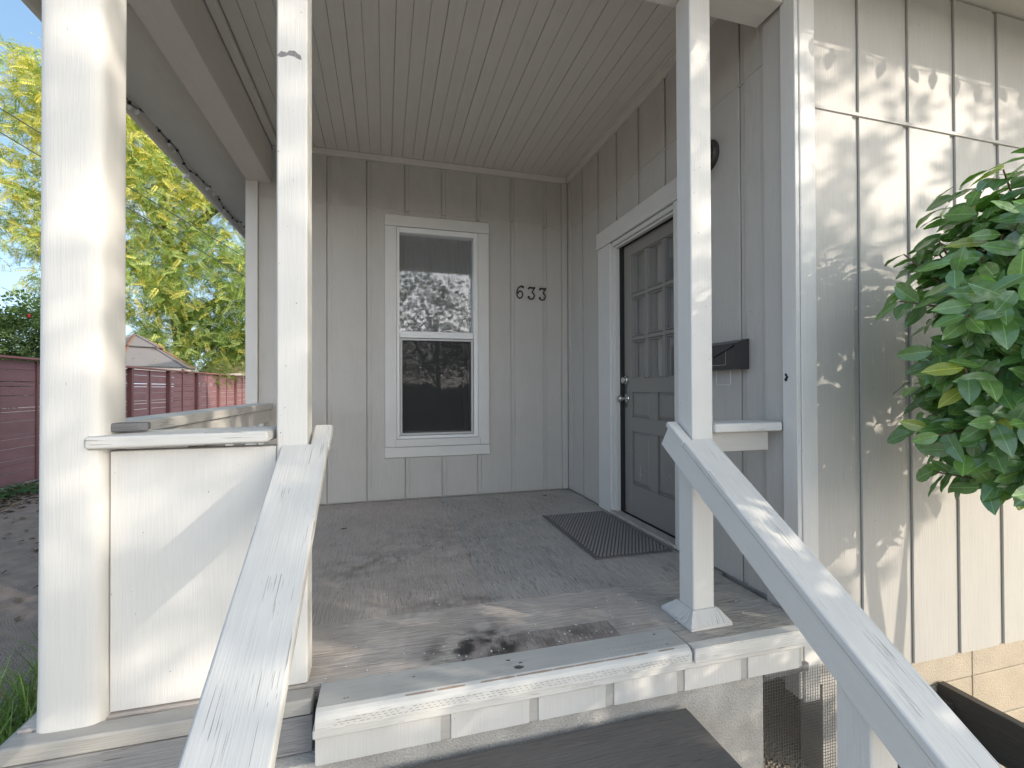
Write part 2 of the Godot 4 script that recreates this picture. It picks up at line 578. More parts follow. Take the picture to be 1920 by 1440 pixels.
# siding: boards with a recessed lip and an open joint between them; hole = Rect2 (along, up)
func siding(parent: Node3D, along0: float, along1: float, y0: float, y1: float, joints: Array, lip: float, lip_after: bool, to: Callable, m: Material, hole := Rect2()) -> void:
	var edges := [along0] + joints.filter(func(j): return j > along0 + .02 and j < along1 - .02) + [along1]
	for i in edges.size() - 1:
		var a: float = edges[i] + (.0017 if i > 0 else 0.0)
		var c: float = edges[i + 1] - (.0017 if i < edges.size() - 2 else 0.0)
		var l0 := a
		var l1 := c
		var has := c - a > lip * 1.6
		if has:
			if lip_after: l0 = a + (lip if i > 0 else 0.0)
			else: l1 = c - (lip if i < edges.size() - 2 else 0.0)
		var b := mb()
		for piece in cut(l0, l1, y0, y1, hole):
			slab(b, piece, .0, .011, to)
		if has:
			var strips := []
			if l0 > a: strips = cut(a, l0, y0, y1, hole)
			elif l1 < c: strips = cut(l1, c, y0, y1, hole)
			for piece in strips:
				slab(b, piece, .0, .002, to)
		if b.V.size():
			part("siding_board", b, m, parent)

func cut(a: float, c: float, y0: float, y1: float, h: Rect2) -> Array:
	if h.size.x <= 0.0 or c <= h.position.x or a >= h.end.x or y1 <= h.position.y or y0 >= h.end.y:
		return [[a, c, y0, y1]]
	var out := []
	if y0 < h.position.y: out.append([a, c, y0, h.position.y])
	if y1 > h.end.y: out.append([a, c, h.end.y, y1])
	var m0 := maxf(y0, h.position.y)
	var m1 := minf(y1, h.end.y)
	if a < h.position.x: out.append([a, h.position.x, m0, m1])
	if c > h.end.x: out.append([h.end.x, c, m0, m1])
	return out

func slab(b: Mb, p: Array, d0: float, d1: float, to: Callable) -> void:
	var A: Vector3 = to.call(p[0], p[2], d0)
	var B: Vector3 = to.call(p[1], p[3], d1)
	b.box(Vector3(minf(A.x, B.x), minf(A.y, B.y), minf(A.z, B.z)), Vector3(maxf(A.x, B.x), maxf(A.y, B.y), maxf(A.z, B.z)), 1, .0012)

func house_shell() -> void:
	# the rest of the house behind the porch, so that sun and sky enter only where they should
	var h := thing("house", "pale grey wooden house behind and around the porch, its walls mostly out of view", "house")
	var m: Material = M.siding
	boxpart("wall", Vector3(-1.035, -.30, -11.0), Vector3(-.93, 2.9, -4.21), 1, 0, m, h)
	boxpart("wall", Vector3(-1.035, -.30, -11.1), Vector3(4.9, 2.9, -11.0), 1, 0, m, h)
	boxpart("wall", Vector3(4.9, -.30, -11.1), Vector3(5.0, 2.9, -1.56), 1, 0, m, h)
	boxpart("foundation", Vector3(-1.0, -.9, -10.9), Vector3(4.88, -.31, -4.2), 0, 0, M.block, h)
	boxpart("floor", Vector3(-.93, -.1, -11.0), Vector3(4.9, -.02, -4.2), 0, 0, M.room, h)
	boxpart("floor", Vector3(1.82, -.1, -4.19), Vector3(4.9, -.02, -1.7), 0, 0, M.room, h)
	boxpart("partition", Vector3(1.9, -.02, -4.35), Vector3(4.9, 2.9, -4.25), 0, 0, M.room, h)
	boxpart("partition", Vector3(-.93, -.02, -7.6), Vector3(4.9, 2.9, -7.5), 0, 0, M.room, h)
	# a gable roof with its eaves, ridge raised so its shadow covers the fence
	var b := mb()
	var z0 := -11.5
	var z1 := -1.02
	for s in [[-1.42, 2.63, 1.9, 5.9], [5.5, 2.63, 1.9, 5.9]]:
		var A := Vector3(s[0], s[1], z0)
		var B := Vector3(s[0], s[1], z1)
		var D := Vector3(s[2], s[3], z1)
		var E := Vector3(s[2], s[3], z0)
		var n := (B - A).cross(D - A).normalized()
		if n.y < 0: n = -n
		var t := Vector3(0, .05, 0)
		b.quad(A + t, B + t, D + t, E + t, n, Vector2(0, 0), Vector2(10, 0), Vector2(10, 4), Vector2(0, 4))
		b.quad(A, B, D, E, -n, Vector2(0, 0), Vector2(10, 0), Vector2(10, 4), Vector2(0, 4))
		b.quad(A, A + t, B + t, B, Vector3(signf(s[0] - 1.9), 0, 0))
		b.quad(B, B + t, D + t, D, Vector3(0, 0, 1))
		b.quad(A, A + t, E + t, E, Vector3(0, 0, -1))
	part("roof", b, M.shingle, h)
	b = mb()
	for z in [-1.545, -11.05]:
		b = mb()
		b.tri(Vector3(-1.03, 2.78, z), Vector3(4.95, 2.78, z), Vector3(1.9, 5.8, z), Vector2(0, 0), Vector2(6, 0), Vector2(3, 1.2), Vector3(0, 0, 1), Vector3(0, 0, 1), Vector3(0, 0, 1))
		part("gable", b, M.siding, h)

func back_wall() -> void:
	var w := struct("back_wall", "shaded grey board siding wall with the window")
	var hole := Rect2(.075, .47, .735, 1.87)
	var b := mb()
	for p in cut(-.95, 1.9, -.1, 2.893, hole):
		b.box(Vector3(p[0], p[2], -4.21), Vector3(p[1], p[3], -4.054), 1, 0)
	part("sheathing", b, M.siding, w)
	var J := []
	for k in 9:
		J.append(-.762 + .3096 * k)
	var to := func(a, y, d): return Vector3(a, y, -4.038 + d)
	siding(w, -.952, 1.582, .012, 2.446, J, .036, true, to, M.siding, hole)
	siding(w, -.952, 1.582, 2.454, 2.841, J, .036, true, to, M.siding_rough)
	boxpart("seam_flashing", Vector3(-.952, 2.445, -4.036), Vector3(1.582, 2.4535, -4.024), 0, .001, M.siding, w)
	boxpart("corner_trim", Vector3(1.584, .012, -4.036), Vector3(1.640, 2.84, -4.012), 1, .003, M.siding, w)
	boxpart("corner_trim", Vector3(-1.04, -.3, -4.21), Vector3(-.954, 2.72, -4.005), 1, .004, M.trim, w)
	boxpart("frieze_board", Vector3(-.85, 2.841, -4.036), Vector3(1.63, 2.8925, -4.005), 0, .003, M.ceiling, w)
	# a short cobweb thread and a nail stub under the seam
	b = mb()
	b.tube(PackedVector3Array([Vector3(1.40, 2.41, -4.02), Vector3(1.47, 2.43, -4.005), Vector3(1.56, 2.40, -4.02)]), .0012, 4)
	b.tube(PackedVector3Array([Vector3(1.41, 2.395, -4.02), Vector3(1.45, 2.45, -4.01)]), .0015, 4)
	part("loose_thread", b, M.bare, w)

func side_wall() -> void:
	var w := struct("side_wall", "grey board siding wall with the front door")
	var hole := Rect2(-3.16, -.05, .86, 2.09)
	var b := mb()
	for p in cut(-4.19, -1.56, -.1, 2.893, hole):
		b.box(Vector3(1.678, p[2], p[0]), Vector3(1.81, p[3], p[1]), 1, 0)
	part("sheathing", b, M.siding, w)
	var J := []
	for k in 8:
		J.append(-3.712 + .3085 * k)
	var to := func(a, y, d): return Vector3(1.662 - d, y, a)
	siding(w, -3.945, -1.60, .012, 2.396, J, .036, true, to, M.siding, hole)
	siding(w, -3.945, -1.60, 2.404, 2.835, J, .036, true, to, M.siding_rough)
	boxpart("seam_flashing", Vector3(1.652, 2.3955, -3.945), Vector3(1.664, 2.4035, -1.6), 2, .001, M.siding, w)
	boxpart("corner_trim", Vector3(1.641, .012, -4.01), Vector3(1.661, 2.835, -3.947), 1, .003, M.siding, w)
	boxpart("frieze_board", Vector3(1.631, 2.836, -4.004), Vector3(1.661, 2.8925, -1.6), 2, .003, M.ceiling, w)

func front_wall() -> void:
	var w := struct("front_wall", "sunlit pale board siding wall beside the porch")
	boxpart("sheathing", Vector3(1.64, -.31, -1.70), Vector3(4.95, 2.9, -1.572), 1, 0, M.siding_sun, w)
	var J := []
	for k in 10:
		J.append(2.001 + .2965 * k)
	var to := func(a, y, d): return Vector3(a, y, -1.556 + d)
	siding(w, 1.736, 4.9, -.305, 2.124, J, .036, false, to, M.siding_sun)
	siding(w, 1.736, 4.9, 2.142, 2.77, J, .036, false, to, M.siding_sun)
	boxpart("seam_flashing", Vector3(1.736, 2.1225, -1.556), Vector3(4.9, 2.1375, -1.538), 0, .001, M.siding_sun, w)
	boxpart("corner_trim", Vector3(1.629, -.33, -1.598), Vector3(1.651, 2.82, -1.524), 1, .004, M.trim, w)
	boxpart("corner_trim", Vector3(1.652, -.35, -1.556), Vector3(1.735, 2.82, -1.521), 1, .005, M.trim, w)
	var f := struct("foundation_wall", "tan concrete block foundation below the siding")
	boxpart("mortar", Vector3(1.80, -1.0, -1.68), Vector3(4.93, -.312, -1.572), 0, 0, M.concrete, f)
	for r in 3:
		for k in 10:
			var x := 1.9 + .4 * k + (.2 if r % 2 else 0.0)
			if x > 4.6: continue
			var y := -.44 - .215 * r
			boxpart("block", Vector3(x + .003, y - .208, -1.64), Vector3(x + .397, y, -1.564 + rnd(-.002, .002)), 0, .004, M.block, f)
	for k in 8:
		boxpart("block", Vector3(1.902 + .4 * k, -.437, -1.64), Vector3(2.298 + .4 * k, -.308, -1.564), 0, .004, M.block, f)
	# eave above the front wall, with fascia
	var e := struct("front_eave", "white eave over the front wall")
	boxpart("soffit", Vector3(1.0, 2.78, -1.6), Vector3(5.0, 2.80, -1.08), 0, 0, M.ceiling, e)
	boxpart("fascia", Vector3(-1.42, 2.70, -1.08), Vector3(5.1, 2.86, -1.055), 0, .004, M.trim, e)

func porch_floor() -> void:
	var f := struct("porch_floor", "worn brown painted plywood porch floor")
	boxpart("joist_box", Vector3(-.97, -.30, -4.19), Vector3(1.60, -.05, -1.62), 0, 0, M.bare, f)
	var sh := [["floor_brown", -.98, .4495, -4.038, -2.0, 2], ["floor_grey", .4505, 1.655, -4.038, -2.0, 2], ["floor_pale", -.98, 1.074, -2.0, -1.7225, 0], ["floor_pale", -.98, .26, -1.7225, -1.606, 0], ["floor_red", .26, .868, -1.7225, -1.606, 2],
		["floor_pale", .8685, 1.074, -1.7225, -1.606, 0], ["floor_grey", 1.074, 1.628, -2.0, -1.458, 0]]
	for s in sh:
		var b := mb()
		b.off2 = Vector2(1.2, 4.3)
		b.box(Vector3(s[1], -.05, s[3]), Vector3(s[2], 0.0, s[4]), s[5], 0.0)
		part("floor_sheet", b, M[s[0]], f)
	# unpainted or pale front edge under the grey sheet, and the skirt below
	boxpart("edge_board", Vector3(1.076, -.052, -1.456), Vector3(1.60, -.004, -1.444), 0, .003, M.worn_edge, f)
	boxpart("front_board", Vector3(-.985, -.052, -1.60), Vector3(-.215, -.001, -1.535), 0, .008, M.ledge, f)
	boxpart("front_board", Vector3(-.985, -.17, -1.58), Vector3(-.215, -.056, -1.545), 0, .004, M.bare, f)
	boxpart("side_board", Vector3(-1.01, -.3, -4.0), Vector3(-.986, -.02, -1.535), 2, .004, M.ledge, f)
	boxpart("fascia_strip", Vector3(-.205, -.080, -1.60), Vector3(1.605, -.053, -1.462), 0, .004, M.worn_edge, f)
	boxpart("paint_edge", Vector3(1.0765, -.004, -1.488), Vector3(1.60, .0015, -1.4445), 0, .0015, M.worn_edge, f)
	var sk := struct("porch_skirt", "white panelled skirt under the porch edge")
	boxpart("backing", Vector3(-.2, -.1685, -1.56), Vector3(1.60, -.082, -1.4865), 0, 0, M.siding, sk)
	var ed := [-.2, .185, .478, .757, 1.042, 1.322, 1.60]
	for i in 6:
		boxpart("skirt_panel", Vector3(ed[i] + (.016 if i else 0.0), -.170, -1.496), Vector3(ed[i + 1] - .016, -.083, -1.481), 1, .002, M.trim, sk)
	var fw := struct("porch_foundation", "stained concrete foundation under the porch")
	boxpart("concrete", Vector3(-.95, -1.0, -1.62), Vector3(1.43, -.172, -1.50), 0, .006, M.concrete, fw)
	boxpart("concrete_side", Vector3(-.95, -1.0, -4.0), Vector3(-.85, -.3, -1.63), 2, .006, M.concrete, fw)
	boxpart("vent_floor", Vector3(1.44, -.95, -2.6), Vector3(1.80, -.715, -1.53), 0, 0, M.soil, fw)
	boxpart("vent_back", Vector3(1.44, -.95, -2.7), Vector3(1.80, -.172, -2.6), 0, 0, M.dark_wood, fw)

func porch_roof() -> void:
	var c := struct("porch_ceiling", "shaded grey ceiling of narrow painted boards")
	boxpart("backing", Vector3(-1.0, 2.905, -4.19), Vector3(1.8, 2.95, -1.55), 2, 0, M.ceiling, c)
	var x := -.80
	var k := 0
	while x < 1.63:
		var wd := .086
		boxpart("ceiling_board", Vector3(x + .0008, 2.893 + rnd(0, .0012), -4.03), Vector3(minf(x + wd - (.0008 if k % 3 else .0022), 1.655), 2.904, -1.60), 2, .0014, M.ceiling, c)
		x += wd
		k += 1
	boxpart("cove_trim", Vector3(-.858, 2.852, -4.0), Vector3(-.80, 2.892, -1.7), 2, .012, M.ceiling, c)
	var b := struct("porch_beam", "grey beam along the open side of the porch ceiling")
	boxpart("beam_board", Vector3(-1.03, 2.566, -4.036), Vector3(-.86, 2.9, -1.56), 2, .006, M.ceiling, b)
	boxpart("drip_strip", Vector3(-1.046, 2.585, -4.0), Vector3(-1.031, 2.62, -1.56), 2, .003, M.ceiling, b)
	b = struct("front_beam", "beam over the porch posts")
	boxpart("beam_board", Vector3(-.858, 2.566, -1.72), Vector3(1.628, 2.9, -1.57), 0, .006, M.ceiling, b)
	var s := struct("side_soffit", "sloping grey plywood soffit outside the beam")
	var m := mb()
	for seg in [[-11.4, -4.9], [-4.896, -2.5], [-2.496, -1.1]]:
		var A := Vector3(-1.03, 2.735, seg[0])
		var B := Vector3(-1.03, 2.735, seg[1])
		var D := Vector3(-1.40, 2.612, seg[1])
		var E := Vector3(-1.40, 2.612, seg[0])
		var sh := mb()
		sh.quad(A, B, D, E, Vector3(.3, -1, 0).normalized(), Vector2(0, A.z), Vector2(0, B.z), Vector2(.39, B.z), Vector2(.39, A.z))
		sh.quad(A + Vector3(0, .012, 0), B + Vector3(0, .012, 0), D + Vector3(0, .012, 0), E + Vector3(0, .012, 0), Vector3(-.3, 1, 0).normalized())
		part("soffit_sheet", sh, M.ceiling, s)
	boxpart("fascia", Vector3(-1.425, 2.532, -11.4), Vector3(-1.402, 2.70, -1.08), 2, .003, M.ceiling, s)
	boxpart("gutter_lip", Vector3(-1.50, 2.60, -11.4), Vector3(-1.427, 2.72, -1.08), 2, .012, M.trim, s)

# ---------------------------------------------------------------- window
func window() -> void:
	var w := thing("window", "white framed single hung window with screen on shaded grey wall", "window", Vector3(.446, .363, -4.03))
	var zc := -4.008
	for c in [[.002, .45, .098, 2.309], [.794, .45, .892, 2.309]]:
		boxpart("casing", Vector3(c[0], c[1], -4.036), Vector3(c[2], c[3], zc), 1, .003, M.trim, w)
	boxpart("casing", Vector3(.002, 2.311, -4.036), Vector3(.894, 2.405, zc), 0, .003, M.trim, w)
	boxpart("casing", Vector3(-.002, .361, -4.036), Vector3(.896, .448, zc - .002), 0, .003, M.trim, w)
	boxpart("sill", Vector3(.085, .449, -4.06), Vector3(.81, .515, -3.998), 0, .006, M.trim, w)
	var f := mb()
	f.T.origin = -w.position
	f.box(Vector3(.0985, .516, -4.11), Vector3(.122, 2.309, -4.016), 1, .003)
	f.box(Vector3(.755, .516, -4.11), Vector3(.7935, 2.309, -4.016), 1, .003)
	f.box(Vector3(.122, 2.262, -4.11), Vector3(.755, 2.309, -4.017), 0, .003)
	f.box(Vector3(.122, .516, -4.11), Vector3(.755, .542, -4.017), 0, .003)
	part("frame", f, M.vinyl, w)
	boxpart("meeting_rail", Vector3(.1225, 1.372, -4.08), Vector3(.7545, 1.428, -4.025), 0, .004, M.vinyl, w)
	f = mb()
	f.T.origin = -w.position
	for r in [[.1225, .543, .145, 1.371], [.732, .543, .7545, 1.371]]:
		f.box(Vector3(r[0], r[1], -4.075), Vector3(r[2], r[3], -4.035), 1, .002)
	f.box(Vector3(.145, .543, -4.075), Vector3(.732, .575, -4.035), 0, .002)
	part("sash", f, M.vinyl, w)
	boxpart("pane", Vector3(.1222, 1.42, -4.0715), Vector3(.7548, 2.263, -4.0705), 0, 0, M.glass, w)
	boxpart("inner_pane", Vector3(.1222, 1.42, -4.0885), Vector3(.7548, 2.263, -4.0875), 0, 0, M.glass, w)
	boxpart("inner_pane", Vector3(.144, .57, -4.0835), Vector3(.733, 1.372, -4.0825), 0, 0, M.glass, w)
	boxpart("pane", Vector3(.144, .57, -4.0665), Vector3(.733, 1.372, -4.0655), 0, 0, M.glass, w)
	f = mb()
	f.T.origin = -w.position
	for r in [[.126, .546, .144, 1.368], [.733, .546, .751, 1.368], [.144, .546, .733, .564], [.144, 1.350, .733, 1.368]]:
		f.box(Vector3(r[0], r[1], -4.034), Vector3(r[2], r[3], -4.024), 1, .002)
	part("screen_frame", f, M.screen_frame, w)
	boxpart("insect_screen", Vector3(.143, .563, -4.0295), Vector3(.734, 1.351, -4.029), 0, 0, M.screen, w)
	# curtain inside, hung in folds across the top and down one side
	var cu := mb()
	cu.T.origin = -w.position
	var n := 60
	for i in n:
		var xa := lerpf(.06, .82, float(i) / n)
		var xb := lerpf(.06, .82, float(i + 1) / n)
		var za := -4.26 + .03 * sin(xa * 62.0) + .012 * sin(xa * 140.0)
		var zb := -4.26 + .03 * sin(xb * 62.0) + .012 * sin(xb * 140.0)
		var nn := Vector3(-(zb - za), 0, xb - xa).normalized()
		cu.quad(Vector3(xa, 1.9, za), Vector3(xb, 1.9, zb), Vector3(xb, 2.45, zb), Vector3(xa, 2.45, za), nn)
		if xa > .68:
			cu.quad(Vector3(xa, .4, za + .02), Vector3(xb, .4, zb + .02), Vector3(xb, 1.9, zb), Vector3(xa, 1.9, za), nn)
	part("curtain", cu, M.dark_curtain, w)

# ---------------------------------------------------------------- door
func door() -> void:
	var d := thing("front_door", "dark grey front door with nine panes above four panels", "door", Vector3(1.72, 0, -2.71))
	var o := -d.position
	boxpart("casing", Vector3(1.627, .004, -3.355), Vector3(1.660, 2.028, -3.155), 1, .004, M.trim, d)
	boxpart("casing", Vector3(1.627, .004, -2.36), Vector3(1.660, 2.028, -2.17), 1, .004, M.trim, d)
	boxpart("casing", Vector3(1.624, 2.03, -3.375), Vector3(1.660, 2.158, -2.15), 2, .004, M.trim, d)
	for j in [[-3.158, -3.128], [-2.332, -2.302]]:
		boxpart("jamb", Vector3(1.640, .03, j[0]), Vector3(1.81, 2.02, j[1]), 1, .003, M.trim, d)
	boxpart("jamb", Vector3(1.640, 1.995, -3.128), Vector3(1.81, 2.025, -2.332), 2, .003, M.trim, d)
	boxpart("stop", Vector3(1.66, 1.980, -3.127), Vector3(1.690, 1.994, -2.333), 2, .002, M.trim, d)
	boxpart("stop", Vector3(1.655, .03, -3.1275), Vector3(1.690, 1.98, -3.115), 1, .002, M.trim, d)
	var ws := mb()
	ws.T.origin = o
	ws.box(Vector3(1.691, .03, -3.1275), Vector3(1.74, 1.994, -3.106), 1, .002)
	ws.box(Vector3(1.691, 1.985, -3.105), Vector3(1.74, 1.9945, -2.333), 2, .002)
	part("weatherstrip", ws, M.weather, d)
	boxpart("threshold", Vector3(1.615, .003, -3.156), Vector3(1.695, .030, -2.345), 2, .008, M.floor_grey, d)
	boxpart("threshold_strip", Vector3(1.696, .003, -3.126), Vector3(1.78, .022, -2.333), 2, .002, M.weather, d)
	# leaf: stiles, rails and bars as one piece of joinery
	var xf := 1.72
	var cols := [[-2.997, -2.832], [-2.790, -2.626], [-2.586, -2.425]]
	var rows := [[1.011, 1.272], [1.314, 1.582], [1.624, 1.898]]
	var b := mb()
	b.T.origin = o
	var zs := [-3.105, -2.997, -2.832, -2.790, -2.626, -2.586, -2.425, -2.335]
	var xb := xf + .044
	b.box(Vector3(xf, .026, -3.104), Vector3(xb, 1.984, -3.0), 1, .002)
	b.box(Vector3(xf, .026, -2.422), Vector3(xb, 1.984, -2.334), 1, .002)
	b.box(Vector3(xf, 1.90, -3.0), Vector3(xb, 1.984, -2.422), 2, .002)
	b.box(Vector3(xf, .91, -3.0), Vector3(xb, 1.008, -2.422), 2, .002)
	b.box(Vector3(xf, .627, -3.0), Vector3(xb, .728, -2.422), 2, .002)
	b.box(Vector3(xf, .026, -3.0), Vector3(xb, .247, -2.422), 2, .002)
	b.box(Vector3(xf + .0005, .247, -2.772), Vector3(xb, .627, -2.678), 1, .002)
	b.box(Vector3(xf + .0005, .728, -2.772), Vector3(xb, .91, -2.678), 1, .002)
	for i in 2:
		b.box(Vector3(xf + .003, 1.008, cols[i][1] + .006), Vector3(xb, 1.90, cols[i + 1][0] - .006), 1, .006)
		b.box(Vector3(xf + .0035, rows[i][1] + .006, -3.0), Vector3(xb, rows[i + 1][0] - .006, -2.422), 2, .006)
	part("leaf", b, M.door, d)
	for r in rows:
		for c in cols:
			var q := mb()   # glazing bead round each pane
			q.T.origin = o
			for e in [[c[0] - .004, c[0] + .006, r[0], r[1]], [c[1] - .006, c[1] + .004, r[0], r[1]]]:
				q.box(Vector3(xf + .008, e[2], e[0]), Vector3(xb, e[3], e[1]), 1, .003)
			for e in [[r[0] - .004, r[0] + .006], [r[1] - .006, r[1] + .004]]:
				q.box(Vector3(xf + .0075, e[0], c[0] + .006), Vector3(xb, e[1], c[1] - .006), 2, .003)
			part("glazing_bead", q, M.door, d)
			boxpart("pane", Vector3(xf + .020, r[0], c[0]), Vector3(xf + .021, r[1], c[1]), 1, 0, M.door_glass, d)
	for p in [[.247, .627, -3.0, -2.772], [.247, .627, -2.678, -2.422], [.728, .91, -3.0, -2.772], [.728, .91, -2.678, -2.422]]:
		var q := mb()
		q.T.origin = o
		q.box(Vector3(xf + .016, p[0], p[2]), Vector3(xb - .002, p[1], p[3]), 1, 0)
		# raised field with sloping sides
		var e := .028
		var A := [Vector3(xf + .0155, p[0] + .006, p[2] + .006), Vector3(xf + .0155, p[0] + .006, p[3] - .006), Vector3(xf + .0155, p[1] - .006, p[3] - .006), Vector3(xf + .0155, p[1] - .006, p[2] + .006)]
		var B := [Vector3(xf + .005, p[0] + e, p[2] + e), Vector3(xf + .005, p[0] + e, p[3] - e), Vector3(xf + .005, p[1] - e, p[3] - e), Vector3(xf + .005, p[1] - e, p[2] + e)]
		for i in 4:
			var j := (i + 1) % 4
			var n: Vector3 = (A[j] - A[i]).cross(B[i] - A[i]).normalized()
			if n.x > 0: n = -n
			q.quad(A[i], A[j], B[j], B[i], n)
		q.quad(B[0], B[1], B[2], B[3], Vector3.LEFT)
		part("door_panel", q, M.door, d)
	# lock plate, deadbolt, knob
	boxpart("lock_plate", Vector3(xf - .003, .80, -3.102), Vector3(xf - .0005, 1.04, -3.045), 1, .001, M.steel, d)
	var to_x := Basis(Vector3(0, 1, 0), Vector3(-1, 0, 0), Vector3(0, 0, 1))   # the lathe's +Y becomes -X
	var k := mb()
	k.T = Transform3D(to_x, Vector3(xf - .003, .997, -3.072) + o)
	k.lathe(PackedVector2Array([Vector2(.033, 0), Vector2(.031, .012), Vector2(.024, .016), Vector2(.024, .030), Vector2(.020, .034), Vector2(.0, .034)]), 20)
	part("deadbolt", k, M.metal, d)
	k = mb()
	k.T = Transform3D(to_x, Vector3(xf - .003, .862, -3.072) + o)
	k.lathe(PackedVector2Array([Vector2(.036, 0), Vector2(.033, .008), Vector2(.014, .012), Vector2(.012, .030), Vector2(.020, .040), Vector2(.028, .050), Vector2(.028, .060), Vector2(.020, .069), Vector2(0, .071)]), 20)
	part("knob", k, M.metal, d)
	# faint scratches in the paint of the lower panels, and the chipped corner
	k = mb()
	k.T.origin = o
	k.tube(PackedVector3Array([Vector3(xf + .004, .30, -2.90), Vector3(xf + .004, .40, -2.897)]), .0014, 4)
	k.tube(PackedVector3Array([Vector3(xf + .004, .335, -2.925), Vector3(xf + .004, .335, -2.87)]), .0012, 4)
	k.tube(PackedVector3Array([Vector3(xf + .004, .385, -2.60), Vector3(xf + .004, .425, -2.56), Vector3(xf + .004, .395, -2.53)]), .0012, 4)
	k.tube(PackedVector3Array([Vector3(xf + .004, .36, -2.585), Vector3(xf + .004, .395, -2.555), Vector3(xf + .004, .37, -2.53)]), .0012, 4)
	part("paint_scratch", k, M.screen_frame, d)
	boxpart("bare_corner", Vector3(xf - .0012, .04, -3.101), Vector3(xf + .001, .075, -3.088), 1, 0, M.rust, d)
	# curtain behind the panes
	var cu := mb()
	cu.T.origin = o
	var n := 60
	for i in n:
		var za := lerpf(-3.06, -2.36, float(i) / n)
		var zb := lerpf(-3.06, -2.36, float(i + 1) / n)
		var xa := 1.80 + .010 * sin(za * 75.0) + .006 * sin(za * 31.0)
		var x2 := 1.80 + .010 * sin(zb * 75.0) + .006 * sin(zb * 31.0)
		cu.quad(Vector3(xa, .95, za), Vector3(x2, .95, zb), Vector3(x2, 1.95, zb), Vector3(xa, 1.95, za), Vector3(-(zb - za), 0, x2 - xa).normalized())
	part("curtain", cu, M.curtain, d)
	boxpart("hall_partition", Vector3(1.95, 0, -3.3), Vector3(1.97, 2.1, -2.2), 1, 0, M.room, d)

